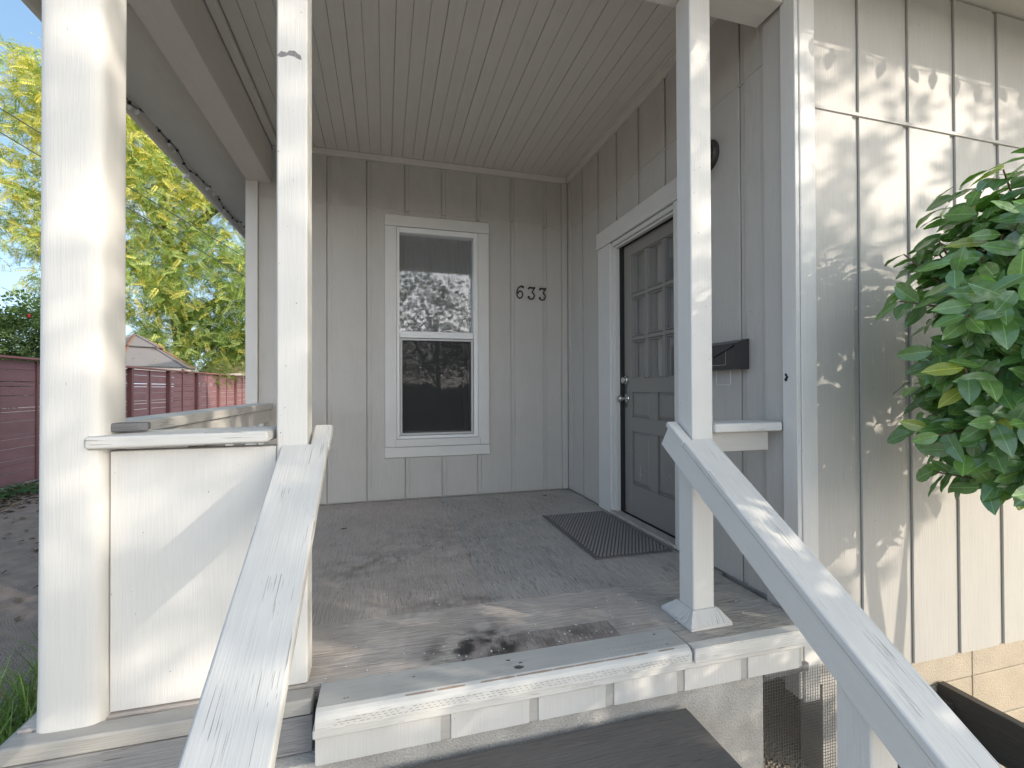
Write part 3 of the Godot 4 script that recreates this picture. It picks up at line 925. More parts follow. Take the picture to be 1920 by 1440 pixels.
# ---------------------------------------------------------------- posts, rails
func posts_and_rails() -> void:
	# the big rounded post at the porch corner
	var p := thing("corner_post", "thick rounded white post at the open corner of the porch", "post", Vector3(-.856, -.05, -1.661))
	var b := mb()
	var R := .0795
	var seg := 40
	var ex := 2.0 / 4.6
	var ring := []
	var nor := []
	for k in seg + 1:
		var t := TAU * k / seg
		ring.append(Vector3(signf(cos(t)) * pow(absf(cos(t)), ex), 0, signf(sin(t)) * pow(absf(sin(t)), ex)))
		nor.append(Vector3(signf(cos(t)) * pow(absf(cos(t)), 2.0 - ex), 0, signf(sin(t)) * pow(absf(sin(t)), 2.0 - ex)).normalized())
	var H := 2.62
	var rows := 14
	var arc := 0.0
	for k in seg:
		var d: float = ring[k].distance_to(ring[k + 1]) * R
		for r in rows:
			var y0 := H * r / rows
			var y1 := H * (r + 1) / rows
			var r0 := R * (1.0 + .012 * sin(y0 * 2.3 + 1.0)) + (.004 if r == 0 else 0.0)
			var r1 := R * (1.0 + .012 * sin(y1 * 2.3 + 1.0))
			var A: Vector3 = ring[k] * r0 + Vector3(0, y0, 0)
			var B: Vector3 = ring[k + 1] * r0 + Vector3(0, y0, 0)
			var D: Vector3 = ring[k + 1] * r1 + Vector3(0, y1, 0)
			var E: Vector3 = ring[k] * r1 + Vector3(0, y1, 0)
			b.tri(A, B, D, Vector2(arc, y0), Vector2(arc + d, y0), Vector2(arc + d, y1), nor[k], nor[k + 1], nor[k + 1])
			b.tri(A, D, E, Vector2(arc, y0), Vector2(arc + d, y1), Vector2(arc, y1), nor[k], nor[k + 1], nor[k])
		arc += d
	part("shaft", b, M.trim, p)

	p = thing("porch_post", "slim square white porch post with a flaked patch, between the half wall and the steps", "post", Vector3(-.284, 0, -1.657))
	boxpart("shaft", Vector3(-.331, 0, -1.704), Vector3(-.238, 2.565, -1.612), 1, .007, M.trim, p)
	b = mb()
	b.T.origin = -p.position
	var o := PackedVector2Array()
	for q in [[0, 0], [.012, .016], [.030, .014], [.036, .022], [.052, .024], [.062, .016], [.070, .012], [.073, -.002], [.062, .000], [.05, .006], [.034, .007], [.022, .000], [.012, -.004]]:
		o.append(Vector2(q[0] - .329, q[1] + 2.025 - 0.02))
	var idx := Geometry2D.triangulate_polygon(o)
	for i in range(0, idx.size(), 3):
		b.tri(Vector3(o[idx[i]].x, o[idx[i]].y, -1.6112), Vector3(o[idx[i + 1]].x, o[idx[i + 1]].y, -1.6112), Vector3(o[idx[i + 2]].x, o[idx[i + 2]].y, -1.6112), o[idx[i]], o[idx[i + 1]], o[idx[i + 2]], Vector3.BACK, Vector3.BACK, Vector3.BACK)
	part("flaked_patch", b, M.bare, p)

	p = thing("porch_post", "slim square white porch post on a sloping wooden base near the door", "post", Vector3(1.238, 0, -1.65))
	boxpart("shaft", Vector3(1.187, .03, -1.698), Vector3(1.289, 2.565, -1.603), 1, .007, M.trim, p)
	b = mb()
	b.T.origin = -p.position
	var lo := Vector3(1.135, 0, -1.75)
	var hi := Vector3(1.328, .016, -1.546)
	b.box(lo, hi, 0, .004)
	var A := [Vector3(lo.x + .003, .0155, lo.z + .003), Vector3(hi.x - .003, .0155, lo.z + .003), Vector3(hi.x - .003, .0155, hi.z - .003), Vector3(lo.x + .003, .0155, hi.z - .003)]
	var B := [Vector3(1.18, .055, -1.705), Vector3(1.296, .055, -1.705), Vector3(1.296, .055, -1.596), Vector3(1.18, .055, -1.596)]
	for i in 4:
		var j := (i + 1) % 4
		var n: Vector3 = (A[j] - A[i]).cross(B[i] - A[i]).normalized()
		if n.y < 0: n = -n
		b.quad(A[i], A[j], B[j], B[i], n, Vector2(0, 0), Vector2(.2, 0), Vector2(.17, .05), Vector2(.03, .05))
	b.quad(B[0], B[1], B[2], B[3], Vector3.UP)
	part("base", b, M.worn, p)

	# the half wall between corner post and porch post
	p = thing("half_wall", "low white panel wall with a cap board beside the left handrail", "half wall", Vector3(-.56, 0, -1.63))
	boxpart("panel", Vector3(-.7735, .004, -1.664), Vector3(-.332, .764, -1.618), 1, .003, M.trim, p)
	b = mb()
	b.T.origin = -p.position
	b.T = b.T * Transform3D(Basis(Vector3.BACK, .012), Vector3(0, 0, 0))
	b.box(Vector3(-.806, .783, -1.755), Vector3(-.334, .822, -1.570), 0, .009)
	part("cap", b, M.worn, p)
	b = mb()
	b.T = Transform3D(Basis(Vector3.UP, .28), Vector3(-.755, .818, -1.655) - p.position)
	b.box(Vector3(-.055, 0, -.032), Vector3(.06, .026, .02), 0, .005)
	part("splintered_end", b, M.bare_dark, p)

	# the rail along the open side
	p = thing("side_rail", "long white rail with a flat cap along the open side of the porch", "railing", Vector3(-.91, 0, -2.9))
	b = mb()
	b.T.origin = -p.position
	b.box(Vector3(-.988, .785, -4.0), Vector3(-.842, .832, -1.76), 2, .008)
	part("cap", b, M.worn, p)
	boxpart("apron", Vector3(-.888, .69, -3.99), Vector3(-.866, .784, -1.76), 2, .003, M.trim, p)
	for z in [-3.96, -3.2, -2.5, -1.8]:
		boxpart("baluster", Vector3(-.935, .0, z - .02), Vector3(-.895, .784, z + .02), 1, .003, M.trim, p)

	# the stub rail between post and house wall
	p = thing("stub_rail", "short white rail between the porch post and the house corner", "railing", Vector3(1.46, 0, -1.65))
	b = mb()
	b.T.origin = -p.position
	b.box(Vector3(1.290, .757, -1.735), Vector3(1.628, .797, -1.592), 0, .008)
	part("cap", b, M.worn, p)
	boxpart("apron", Vector3(1.2895, .675, -1.66), Vector3(1.585, .756, -1.628), 0, .003, M.siding, p)

	# handrails that slope down along the steps
	for s in [[-.318, -.176, .771, -1.62, .55, "sloping white handrail, worn and sunlit, beside the half wall", -.331, -.238], [1.138, 1.279, .741, -1.603, .668, "sloping white handrail, cracked and shaded, on the door side of the steps", 1.187, 1.289]]:
		p = thing("handrail", s[5], "handrail", Vector3((s[0] + s[1]) / 2, s[2], s[3]))
		var ang := atan(s[4])
		var bs := Basis(Vector3.RIGHT, ang)
		# local: x across, y normal to the plank, z down the slope
		b = mb()
		b.T = Transform3D(bs, Vector3(-p.position.x, 0, 0))
		var L := 1.28 / cos(ang)
		var up := -.095 / cos(ang)
		# the plank is notched round the post
		if s[0] < 0:
			b.box(Vector3(s[0], -.027, .004), Vector3(s[1], 0, L), 2, .007)
			b.box(Vector3(s[7] + .006, -.027, up), Vector3(s[1] + .004, 0, .02), 2, .007)
		else:
			b.box(Vector3(s[0], -.027, .004), Vector3(s[1], 0, L), 2, .007)
			b.box(Vector3(s[0] - .004, -.027, up), Vector3(s[6] - .004, 0, .02), 2, .007)
		part("plank", b, M.worn, p)
		b = mb()
		b.T = Transform3D(bs, Vector3(-p.position.x, 0, 0))
		if s[0] < 0:
			b.box(Vector3(s[0] + .02, -.115, .02), Vector3(s[0] + .055, -.028, L - .02), 2, .003)
		else:
			b.box(Vector3(s[0] + .006, -.118, up + .01), Vector3(s[0] + .042, -.028, L - .02), 2, .003)
		part("apron", b, M.trim, p)
		var xc: float = 1.160 if s[0] > 0 else -.30
		var zt := -.975 if s[0] > 0 else -.80
		var top: float = s[2] - s[4] * (zt + .1 - s[3]) - .05
		boxpart("newel_post", Vector3(xc, -.72, zt), Vector3(xc + .094, top, zt + .094), 1, .006, M.trim, p)

func steps() -> void:
	var p := thing("porch_steps", "dark grey wooden steps below the porch edge", "steps", Vector3(.44, -.7, -1.2))
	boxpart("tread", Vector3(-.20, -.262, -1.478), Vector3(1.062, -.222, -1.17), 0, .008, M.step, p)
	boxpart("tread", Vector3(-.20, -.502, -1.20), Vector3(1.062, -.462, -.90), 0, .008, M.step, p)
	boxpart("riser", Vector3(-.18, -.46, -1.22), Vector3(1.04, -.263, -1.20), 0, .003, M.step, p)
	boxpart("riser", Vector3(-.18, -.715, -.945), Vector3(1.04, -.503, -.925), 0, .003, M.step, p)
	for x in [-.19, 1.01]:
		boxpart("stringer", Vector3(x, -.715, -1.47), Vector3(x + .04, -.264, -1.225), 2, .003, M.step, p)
	# the nosing board of the porch: rounded edge and rows of small nicks
	var n := thing("nosing_board", "pale worn nosing board with rows of small nicks along the porch edge", "step tread", Vector3(.437, 0, -1.525))
	var b := mb()
	b.T.origin = -n.position
	var pr := PackedVector2Array([Vector2(-1.602, -.045), Vector2(-1.602, .0005), Vector2(-1.482, .0015), Vector2(-1.468, -.002), Vector2(-1.458, -.009), Vector2(-1.4535, -.020), Vector2(-1.453, -.048), Vector2(-1.602, -.048)])
	var x0 := -.196
	var x1 := 1.070
	var al := 0.0
	var face := mb()
	face.T.origin = -n.position
	for i in pr.size() - 1:
		var e := pr[i + 1] - pr[i]
		var nn := Vector3(0, e.x, -e.y).normalized()
		if i == 0: nn = Vector3(0, 0, -1)
		if i >= 6: nn = Vector3(0, -1, 0)
		(face if i >= 2 and i < 6 else b).quad(Vector3(x0, pr[i].y, pr[i].x), Vector3(x1, pr[i].y, pr[i].x), Vector3(x1, pr[i + 1].y, pr[i + 1].x), Vector3(x0, pr[i + 1].y, pr[i + 1].x), nn, Vector2(al, x0), Vector2(al, x1), Vector2(al + e.length(), x1), Vector2(al + e.length(), x0))
		al += e.length()
	for x in [x0, x1]:
		b.quad(Vector3(x, -.047, -1.60), Vector3(x, 0, -1.60), Vector3(x, 0, -1.47), Vector3(x, -.047, -1.456), Vector3(signf(x - .4), 0, 0))
	part("tread_board", b, M.nosing, n)
	part("bullnose", face, M.worn_edge, n)
	# nicks: short dark cuts, thicker paint gone
	b = mb()
	b.T.origin = -n.position
	for r in 5:
		var x := x0 + .02 + .006 * r
		while x < x1 - .02:
			var l := rnd(.006, .012)
			if rng.randf() < .85 and x > -.15:
				if r < 3:
					var y := -.023 - .0075 * r
					b.quad(Vector3(x, y, -1.4522), Vector3(x + l, y + .0006, -1.4522), Vector3(x + l, y - .0012, -1.4522), Vector3(x, y - .0018, -1.4522), Vector3.BACK)
				elif x > .75:
					var z := -1.50 - .03 * (r - 3)
					b.quad(Vector3(x, .0022, z), Vector3(x + l, .0022, z), Vector3(x + l, .0022, z - .003), Vector3(x, .0022, z - .003), Vector3.UP)
			x += .0185
	var nk := part("nicks", b, flat(.36, .34, .315, .9), n)
	nk.set_meta("kind", "stuff")
	# the worn line where the paint has gone from the edge
	b = mb()
	b.T.origin = -n.position
	var xx := .06
	while xx < 1.0:
		var seg := int(rnd(3, 12))
		var wmax := rnd(.0008, .0032)
		for k in seg:
			var w0 := wmax * sin(PI * k / seg) * rnd(.6, 1.3)
			var w1 := wmax * sin(PI * (k + 1) / seg) * rnd(.6, 1.3)
			b.quad(Vector3(xx, .0008 + w0 * .2, -1.4725 - w0), Vector3(xx + .011, .0008 + w1 * .2, -1.4725 - w1), Vector3(xx + .011, -.0006 - w1 * .25, -1.4690 + w1 * .4), Vector3(xx, -.0006 - w0 * .25, -1.4690 + w0 * .4), Vector3(0, .94, .34))
			xx += .011
		xx += rnd(.0, .06) if xx < .35 or xx > .9 else rnd(-.02, .006)
	part("bare_edge", b, flat(.36, .27, .21, .9), n).set_meta("kind", "stuff")
	# chips of missing paint
	b = mb()
	b.T.origin = -n.position
	for q in [[.437, -1.512, .018, .013], [.41, -1.56, .008, .004], [.447, -1.535, .008, .004], [.26, -1.60, .008, .003], [.09, -1.555, .005, .003], [.99, -1.572, .006, .004], [1.0, -1.50, .007, .003], [-.12, -1.505, .004, .003], [-.11, -1.505, .003, .003]]:
		var pts := []
		for k in 9:
			var rr := rnd(.6, 1.15)
			pts.append(Vector3(q[0] + cos(TAU * k / 9) * q[2] * rr, .0024, q[1] + sin(TAU * k / 9) * q[3] * rr))
		for k in 9:
			b.tri(Vector3(q[0], .0024, q[1]), pts[k], pts[(k + 1) % 9], Vector2.ZERO, Vector2.ZERO, Vector2.ZERO, Vector3.UP, Vector3.UP, Vector3.UP)
	part("paint_chip", b, flat(.10, .095, .09, .9), n).set_meta("kind", "stuff")
	# dark timber landing by the front wall
	var t := thing("timber_landing", "dark stained timber landing against the tan foundation under the bush", "landing", Vector3(2.3, -.7, -1.3))
	boxpart("edge_board", Vector3(2.452, -.62, -1.556), Vector3(2.492, -.418, -.75), 2, .003, M.dark_wood, t)
	boxpart("ledge", Vector3(2.12, -.50, -1.556), Vector3(2.451, -.468, -1.488), 0, .003, M.dark_wood, t)
	boxpart("riser", Vector3(2.14, -.72, -1.55), Vector3(2.43, -.501, -1.505), 0, .003, M.dark_wood, t)
	boxpart("deck", Vector3(2.10, -.72, -1.50), Vector3(2.451, -.64, -.78), 2, .003, M.dark_wood, t)
	# wire mesh over the crawl space opening
	var v := thing("wire_mesh", "rusty wire mesh over the crawl space opening beside the concrete", "mesh screen", Vector3(1.55, -.6, -1.5))
	b = mb()
	b.T.origin = -v.position
	var y := -.70
	while y < -.19:
		b.box(Vector3(1.43, y, -1.503), Vector3(1.79, y + .0016, -1.5015), 0, 0)
		y += .0125
	var x := 1.432
	while x < 1.79:
		b.box(Vector3(x, -.71, -1.5014), Vector3(x + .0016, -.185, -1.4998), 1, 0)
		x += .0125
	part("wires", b, M.steel, v).set_meta("kind", "stuff")
	boxpart("ledger", Vector3(1.44, -.21, -1.53), Vector3(1.66, -.175, -1.506), 0, .003, M.bare, v)

# ---------------------------------------------------------------- small things on the porch
func stroke(pts: Array, r: float) -> Mb:
	var c := Curve3D.new()
	for i in pts.size():
		var a: Vector2 = pts[maxi(i - 1, 0)]
		var b: Vector2 = pts[mini(i + 1, pts.size() - 1)]
		var t := (b - a) * .17
		c.add_point(Vector3(pts[i].x, pts[i].y, 0), Vector3(-t.x, -t.y, 0), Vector3(t.x, t.y, 0))
	var out := PackedVector3Array()
	for k in 41:
		out.append(c.sample_baked(c.get_baked_length() * k / 40.0))
	var m := mb()
	m.tube(out, r, 8)
	return m

func small_things() -> void:
	# house number 633
	var six := [Vector2(.030, .052), Vector2(.024, .060), Vector2(.012, .058), Vector2(-.008, .045), Vector2(-.024, .018), Vector2(-.028, -.014), Vector2(-.022, -.040), Vector2(-.002, -.054), Vector2(.022, -.042), Vector2(.030, -.014), Vector2(.020, .010), Vector2(.002, .014), Vector2(-.012, .004), Vector2(-.018, -.012)]
	var bowl := [Vector2(.006, .010), Vector2(.022, .000), Vector2(.028, -.020), Vector2(.018, -.044), Vector2(-.004, -.054), Vector2(-.024, -.044), Vector2(-.028, -.034)]
	var xs := [1.178, 1.289, 1.395]
	var labs := ["black metal numeral 6 of the house number, beside the window", "middle numeral of the house number, a black metal 3", "last numeral of the house number, a black metal 3 across a board joint"]
	for i in 3:
		var o := thing("house_numeral", labs[i], "house number", Vector3(xs[i], 1.806 - .004 * i, -4.018), "numerals of the house number")
		var m: Mb
		if i == 0:
			m = stroke(six, .0056)
			m.ball(Vector3(.030, .052, 0), Vector3.ONE * .0105)
		else:
			m = stroke(bowl, .0058)
			m.ball(Vector3(-.026, -.034, 0), Vector3.ONE * .0105)
			var z := stroke([Vector2(.034, .056), Vector2(.020, .034), Vector2(.006, .010)], .0048)
			m.V.append_array(z.V); m.N.append_array(z.N); m.U.append_array(z.U); m.W.append_array(z.W); m.C.append_array(z.C)
			z = stroke([Vector2(-.030, .040), Vector2(-.018, .054), Vector2(.0, .053), Vector2(.016, .050), Vector2(.034, .056)], .0075)
			m.V.append_array(z.V); m.N.append_array(z.N); m.U.append_array(z.U); m.W.append_array(z.W); m.C.append_array(z.C)
		part("numeral", m, M.black, o)

	# doormat of ribbed rubber
	var d := thing("doormat", "dark rubber doormat with rows of raised nubs before the door", "doormat", Vector3(1.355, 0, -2.78))
	var b := mb()
	b.box(Vector3(-.243, .001, -.446), Vector3(.243, .008, .446), 2, .002)
	part("base", b, M.mat_rubber, d)
	b = mb()
	for i in 20:
		for k in 44:
			var x := -.222 + .0228 * i + (.0114 if k % 2 else 0.0)
			var z := -.425 + .0196 * k
			if x > .22: continue
			b.box(Vector3(x, .007, z), Vector3(x + .0145, .0145, z + .0105), 2, .003)
	part("nubs", b, flat(.25, .23, .215, .8), d).set_meta("kind", "stuff")
	boxpart("rim", Vector3(1.355 - .244, .007, -2.78 - .447), Vector3(1.355 - .228, .0115, -2.78 + .447), 2, .002, M.mat_rubber, d)

	# mailbox
	var m := thing("mailbox", "black metal wall mailbox with a slanted lid beside the post", "mailbox", Vector3(1.61, 1.03, -1.985))
	b = mb()
	b.T.origin = -m.position
	var z0 := -2.165
	var z1 := -1.803
	var pr := [Vector2(1.649, 1.028), Vector2(1.649, 1.166), Vector2(1.643, 1.170), Vector2(1.574, 1.150), Vector2(1.567, 1.143), Vector2(1.567, 1.028)]
	for i in pr.size():
		var p0: Vector2 = pr[i]
		var p1: Vector2 = pr[(i + 1) % pr.size()]
		var e := p1 - p0
		b.quad(Vector3(p0.x, p0.y, z0), Vector3(p0.x, p0.y, z1), Vector3(p1.x, p1.y, z1), Vector3(p1.x, p1.y, z0), Vector3(-e.y, e.x, 0).normalized())
	for z in [z0, z1]:
		for i in range(1, pr.size() - 1):
			b.tri(Vector3(pr[0].x, pr[0].y, z), Vector3(pr[i].x, pr[i].y, z), Vector3(pr[i + 1].x, pr[i + 1].y, z), Vector2.ZERO, Vector2.ZERO, Vector2.ZERO, Vector3(0, 0, signf(z + 1.98)), Vector3(0, 0, signf(z + 1.98)), Vector3(0, 0, signf(z + 1.98)))
	part("box", b, M.mailbox, m)
	b = mb()
	b.T.origin = -m.position
	# lid: slopes from the wall and laps down over the front to a point at the middle
	var zc := (z0 + z1) / 2
	var n := 16
	for i in n:
		var za := lerpf(z0 - .004, z1 + .004, float(i) / n)
		var zb := lerpf(z0 - .004, z1 + .004, float(i + 1) / n)
		var ya := 1.142 - .062 * pow(maxf(0, 1.0 - absf(za - zc) / .185), .8)
		var yb := 1.142 - .062 * pow(maxf(0, 1.0 - absf(zb - zc) / .185), .8)
		b.quad(Vector3(1.649, 1.1725, za), Vector3(1.649, 1.1725, zb), Vector3(1.566, 1.149, zb), Vector3(1.566, 1.149, za), Vector3(-.26, .96, 0))
		b.quad(Vector3(1.566, 1.149, za), Vector3(1.566, 1.149, zb), Vector3(1.559, yb, zb), Vector3(1.559, ya, za), Vector3(-1, .1, 0).normalized())
		b.quad(Vector3(1.566, ya, za), Vector3(1.566, yb, zb), Vector3(1.559, yb, zb), Vector3(1.559, ya, za), Vector3(0, -1, 0))
	part("lid", b, M.mailbox, m)
	b = mb()
	b.T.origin = -m.position
	for z in [-1.862, -1.96]:
		b.box(Vector3(1.5655, 1.05, z - .0012), Vector3(1.5672, 1.125, z + .0012), 1, 0)
	b.box(Vector3(1.5655, 1.049, -1.96), Vector3(1.5672, 1.0514, -1.862), 2, 0)
	part("pressed_line", b, M.steel, m)
	b = mb()
	b.T.origin = -m.position
	b.box(Vector3(1.6488, .958, -1.93), Vector3(1.6503, 1.027, -1.924), 1, 0)
	b.box(Vector3(1.6488, .955, -2.03), Vector3(1.6503, 1.027, -2.026), 1, 0)
	b.box(Vector3(1.6489, .955, -2.03), Vector3(1.6502, .957, -1.93), 2, 0)
	part("paint_outline", b, M.vinyl, m)

	# wall lamp beside the door, mostly behind the post
	var l := thing("wall_lamp", "dark bronze wall lamp high on the side wall, half behind the post", "wall lamp", Vector3(1.65, 2.157, -2.06))
	var to_x := Basis(Vector3(0, 1, 0), Vector3(-1, 0, 0), Vector3(0, 0, 1))
	b = mb()
	b.T = Transform3D(to_x * Basis.from_scale(Vector3(1.05, 1, .9)), Vector3.ZERO)
	b.lathe(PackedVector2Array([Vector2(.074, 0), Vector2(.074, .010), Vector2(.064, .016), Vector2(.058, .026), Vector2(.030, .034), Vector2(0, .036)]), 28)
	part("backplate", b, M.bronze, l)
	b = mb()
	b.box(Vector3(-.10, .010, -.022), Vector3(-.03, .050, .022), 0, .004)
	part("arm", b, M.bronze, l)
	b = mb()
	b.T.origin = Vector3(-.115, 0, 0)
	b.lathe(PackedVector2Array([Vector2(0, .085), Vector2(.03, .08), Vector2(.05, .05), Vector2(.056, -.11), Vector2(.06, -.115), Vector2(.05, -.115)]), 20)
	part("shade", b, M.bronze, l)

	nails()
	# leaf scraps and paint flakes on the boards
	b = mb()
	for i in 170:
		var x := rnd(-.2, 1.5)
		var z := -1.62 - 2.0 * pow(rng.randf(), 2.2)
		var s := rnd(.002, .0055)
		b.T = Transform3D(Basis(Vector3.UP, rng.randf() * TAU), Vector3(x, .0032, z))
		b.quad(Vector3(-s, 0, -s * .6), Vector3(s, .001, -s * .5), Vector3(s * .8, 0, s * .6), Vector3(-s, .001, s * .5), Vector3.UP)
	var fl := part("paint_flakes", b, flat(.78, .77, .74, .9))
	tag(fl, "pale paint flakes and grit scattered over the brown porch floor", "paint flakes")
	fl.set_meta("kind", "stuff")
	for q in [[-.12, -2.57, .016, flat(.38, .33, .2, .8), "pale curled dead leaf on the porch floor near the left handrail"], [-.27, -3.3, .02, flat(.06, .045, .03, .8), "dark dead leaf on the porch floor near the back wall"], [1.34, -3.83, .018, flat(.05, .04, .03, .8), "small dark dead leaf on the floor near the back corner"]]:
		b = mb()
		var s: float = q[2]
		b.tri(Vector3(-s, 0, 0), Vector3(0, .006, -s * .5), Vector3(s, .002, 0), Vector2.ZERO, Vector2.ZERO, Vector2.ZERO, Vector3.UP, Vector3.UP, Vector3.UP)
		b.tri(Vector3(-s, 0, 0), Vector3(s, .002, 0), Vector3(.1 * s, .007, s * .6), Vector2.ZERO, Vector2.ZERO, Vector2.ZERO, Vector3.UP, Vector3.UP, Vector3.UP)
		b.tri(Vector3(.2 * s, .002, 0), Vector3(.9 * s, .008, -.5 * s), Vector3(s * 1.3, .003, -.2 * s), Vector2.ZERO, Vector2.ZERO, Vector2.ZERO, Vector3.UP, Vector3.UP, Vector3.UP)
		var lf := part("dead_leaf", b, q[3])
		lf.position = Vector3(q[0], .003, q[1])
		tag(lf, q[4], "leaf")

	# string lights
	string_lights("string of small clear bulbs along the inside of the eave board by the tree", func(t): return Vector3(-1.392 + .006 * sin(t * 40.0), 2.596 + .022 * sin(t * 31.0) + .012 * sin(t * 77.0), lerpf(-1.3, -6.0, t)), 38, .02)
	string_lights("string of small bulbs under the front eave, above the frame", func(t): return Vector3(lerpf(1.2, 4.8, t), 2.69 + .008 * sin(t * 50.0), -1.05 + .004 * sin(t * 90.0)), 24, .0)

func nails() -> void:
	# small nail heads and holes, sunk in the paint of the boards: [wall, plane position, first along, step, count, heights]
	var dark := flat(.26, .245, .225, .8)
	var b := mb()
	for k in 9:
		for y in [.09, .62, 1.18, 1.75, 2.36, 2.53, 2.78]:
			var x := -.70 + .3096 * k + rnd(-.012, .012)
			if x > -.93 and x < 1.56 and (y < .3 or y > 2.45 or x < -.02 or x > .91):
				spot(b, Vector3(x, y + rnd(-.02, .02), -4.0266), Vector3.BACK, rnd(.0018, .0032))
	var o := part("nail_heads", b, dark, get_node("back_wall"))
	o.set_meta("kind", "stuff")
	b = mb()
	for k in 8:
		for y in [.10, .7, 1.3, 1.9, 2.34, 2.47, 2.77]:
			var z := -3.65 + .3085 * k + rnd(-.012, .012)
			if z < -1.62 and (y > 2.2 or z < -3.4 or z > -2.15):
				spot(b, Vector3(1.6506, y + rnd(-.02, .02), z), Vector3.LEFT, rnd(.0016, .003))
	part("nail_heads", b, dark, get_node("side_wall")).set_meta("kind", "stuff")
	b = mb()
	for k in 9:
		for y in [-.27, .35, .95, 1.55, 2.08, 2.18, 2.6]:
			spot(b, Vector3(1.77 + .2965 * k + rnd(-.01, .01), y + rnd(-.02, .02), -1.5446), Vector3.BACK, rnd(.0014, .0026))
	part("nail_heads", b, dark, get_node("front_wall")).set_meta("kind", "stuff")
	for q in [["half_wall", [Vector3(-.76, .70, -1.6175), Vector3(-.72, .35, -1.6175), Vector3(-.44, .71, -1.6175), Vector3(-.40, .30, -1.6175), Vector3(-.62, .10, -1.6175), Vector3(-.69, .52, -1.6175), Vector3(-.52, .63, -1.6175)], Vector3.BACK], ["stub_rail", [Vector3(1.32, .765, -1.5915), Vector3(1.45, .768, -1.5915), Vector3(1.60, .764, -1.5915)], Vector3.BACK]]:
		b = mb()
		var w: Node3D = get_node(q[0])
		for p in q[1]:
			spot(b, p - w.position, q[2], rnd(.0010, .0022))
		part("nail_heads", b, dark, w).set_meta("kind", "stuff")
	var posts := [get_node("porch_post"), null]
	for c in get_children():
		if str(c.name).begins_with("porch_post") and c != posts[0]: posts[1] = c
	for i in 2:
		b = mb()
		var w: Node3D = posts[i]
		for k in 16:
			var x := rnd(-.328, -.242) if i == 0 else rnd(1.192, 1.284)
			spot(b, Vector3(x, rnd(.15, 2.3), -1.6115 if i == 0 else -1.6025) - w.position, Vector3.BACK, rnd(.0009, .0022))
			if i: spot(b, Vector3(1.1865, rnd(.15, 2.3), rnd(-1.69, -1.61)) - w.position, Vector3.LEFT, rnd(.0009, .002))
		part("nail_heads", b, dark, w).set_meta("kind", "stuff")
	# the knot hole in the corner trim
	b = mb()
	for k in 3:
		spot(b, Vector3(1.6285, .985 + .010 * k - .01, -1.578 + .005 * (k % 2)), Vector3.LEFT, .0085 - .001 * k)
	part("knot_hole", b, M.black, get_node("front_wall"))

func spot(b: Mb, c: Vector3, n: Vector3, r: float) -> void:
	var s := n.cross(Vector3.UP).normalized()
	var u := s.cross(n)
	for k in 7:
		var a0 := TAU * k / 7
		var a1 := TAU * (k + 1) / 7
		b.tri(c, c + (s * cos(a0) + u * sin(a0)) * r, c + (s * cos(a1) + u * sin(a1)) * r, Vector2.ZERO, Vector2.ZERO, Vector2.ZERO, n, n, n)

func string_lights(label: String, at: Callable, n: int, sway: float) -> void:
	var s := thing("string_lights", label, "string lights", at.call(.5), "light strings on the eaves")
	var pts := PackedVector3Array()
	for k in n * 6 + 1:
		pts.append(at.call(float(k) / (n * 6)) - s.position)
	var b := mb()
	b.tube(pts, .0028, 5)
	part("cable", b, M.wire, s)
	var bl := mb()
	bl.lathe(PackedVector2Array([Vector2(.0, -.040), Vector2(.005, -.032), Vector2(.010, -.018), Vector2(.0105, -.008), Vector2(.006, 0.0)]), 8)
	var bm := bl.mesh()
	var so := mb()
	so.lathe(PackedVector2Array([Vector2(0, .016), Vector2(.0075, .014), Vector2(.008, -.004), Vector2(.005, -.005)]), 8)
	var sm := so.mesh()
	for k in n:
		var p: Vector3 = at.call((k + .5) / n) - s.position
		var q := Basis(Vector3.BACK, rnd(-1.3, -.4) if sway > 0 else rnd(-.3, .3)) * Basis(Vector3.RIGHT, rnd(-.9, .9) if sway > 0 else rnd(-.4, .4))
		var o := part("bulb", bm, M.bulb, s)
		o.transform = Transform3D(q.scaled(Vector3.ONE * 1.9), p + q * Vector3(0, -.012, 0))
		o = part("socket", sm, M.wire, s)
		o.transform = Transform3D(q, p + q * Vector3(0, -.008, 0))

# ---------------------------------------------------------------- fence and what lies beyond
func fence() -> void:
	var f := thing("board_fence", "long maroon fence of horizontal boards along the driveway", "fence", Vector3(-6, -.72, -14))
	var o := -f.position
	var posts := []
	for k in 10:
		posts.append(-23.73 + 2.07 * k)
	posts.append(-3.03)
	var wid := [.19, .06, .20, .13, .065, .19, .15, .07, .21, .16, .06, .20, .15, .07, .20, .17]
	for i in posts.size():
		boxpart("post", Vector3(-6.03, -.72, posts[i] - .05), Vector3(-5.93, 1.46, posts[i] + .05), 1, .005, M.fence_post, f)
		if i == posts.size() - 1: break
		var a: float = posts[i] + .052
		var c: float = posts[i + 1] - .052
		var y := -.66
		var j := 0
		while y < 1.40:
			var h: float = wid[(j + i * 3) % wid.size()]
			h = minf(h, 1.44 - y)
			if h > .03:
				boxpart("slat", Vector3(-6.045 + rnd(-.003, .003), y + rnd(-.002, .002), a), Vector3(-6.022, y + h, c), 2, .002, M.fence, f)
			y += h + rnd(.005, .011)
			j += 1
		boxpart("batten", Vector3(-6.021, -.66, (a + c) / 2 - .02), Vector3(-5.999, 1.44, (a + c) / 2 + .02), 1, .003, M.fence_post, f)
	boxpart("cap_board", Vector3(-6.09, 1.462, -23.9), Vector3(-5.90, 1.50, -3.0), 2, .005, M.fence_cap, f)

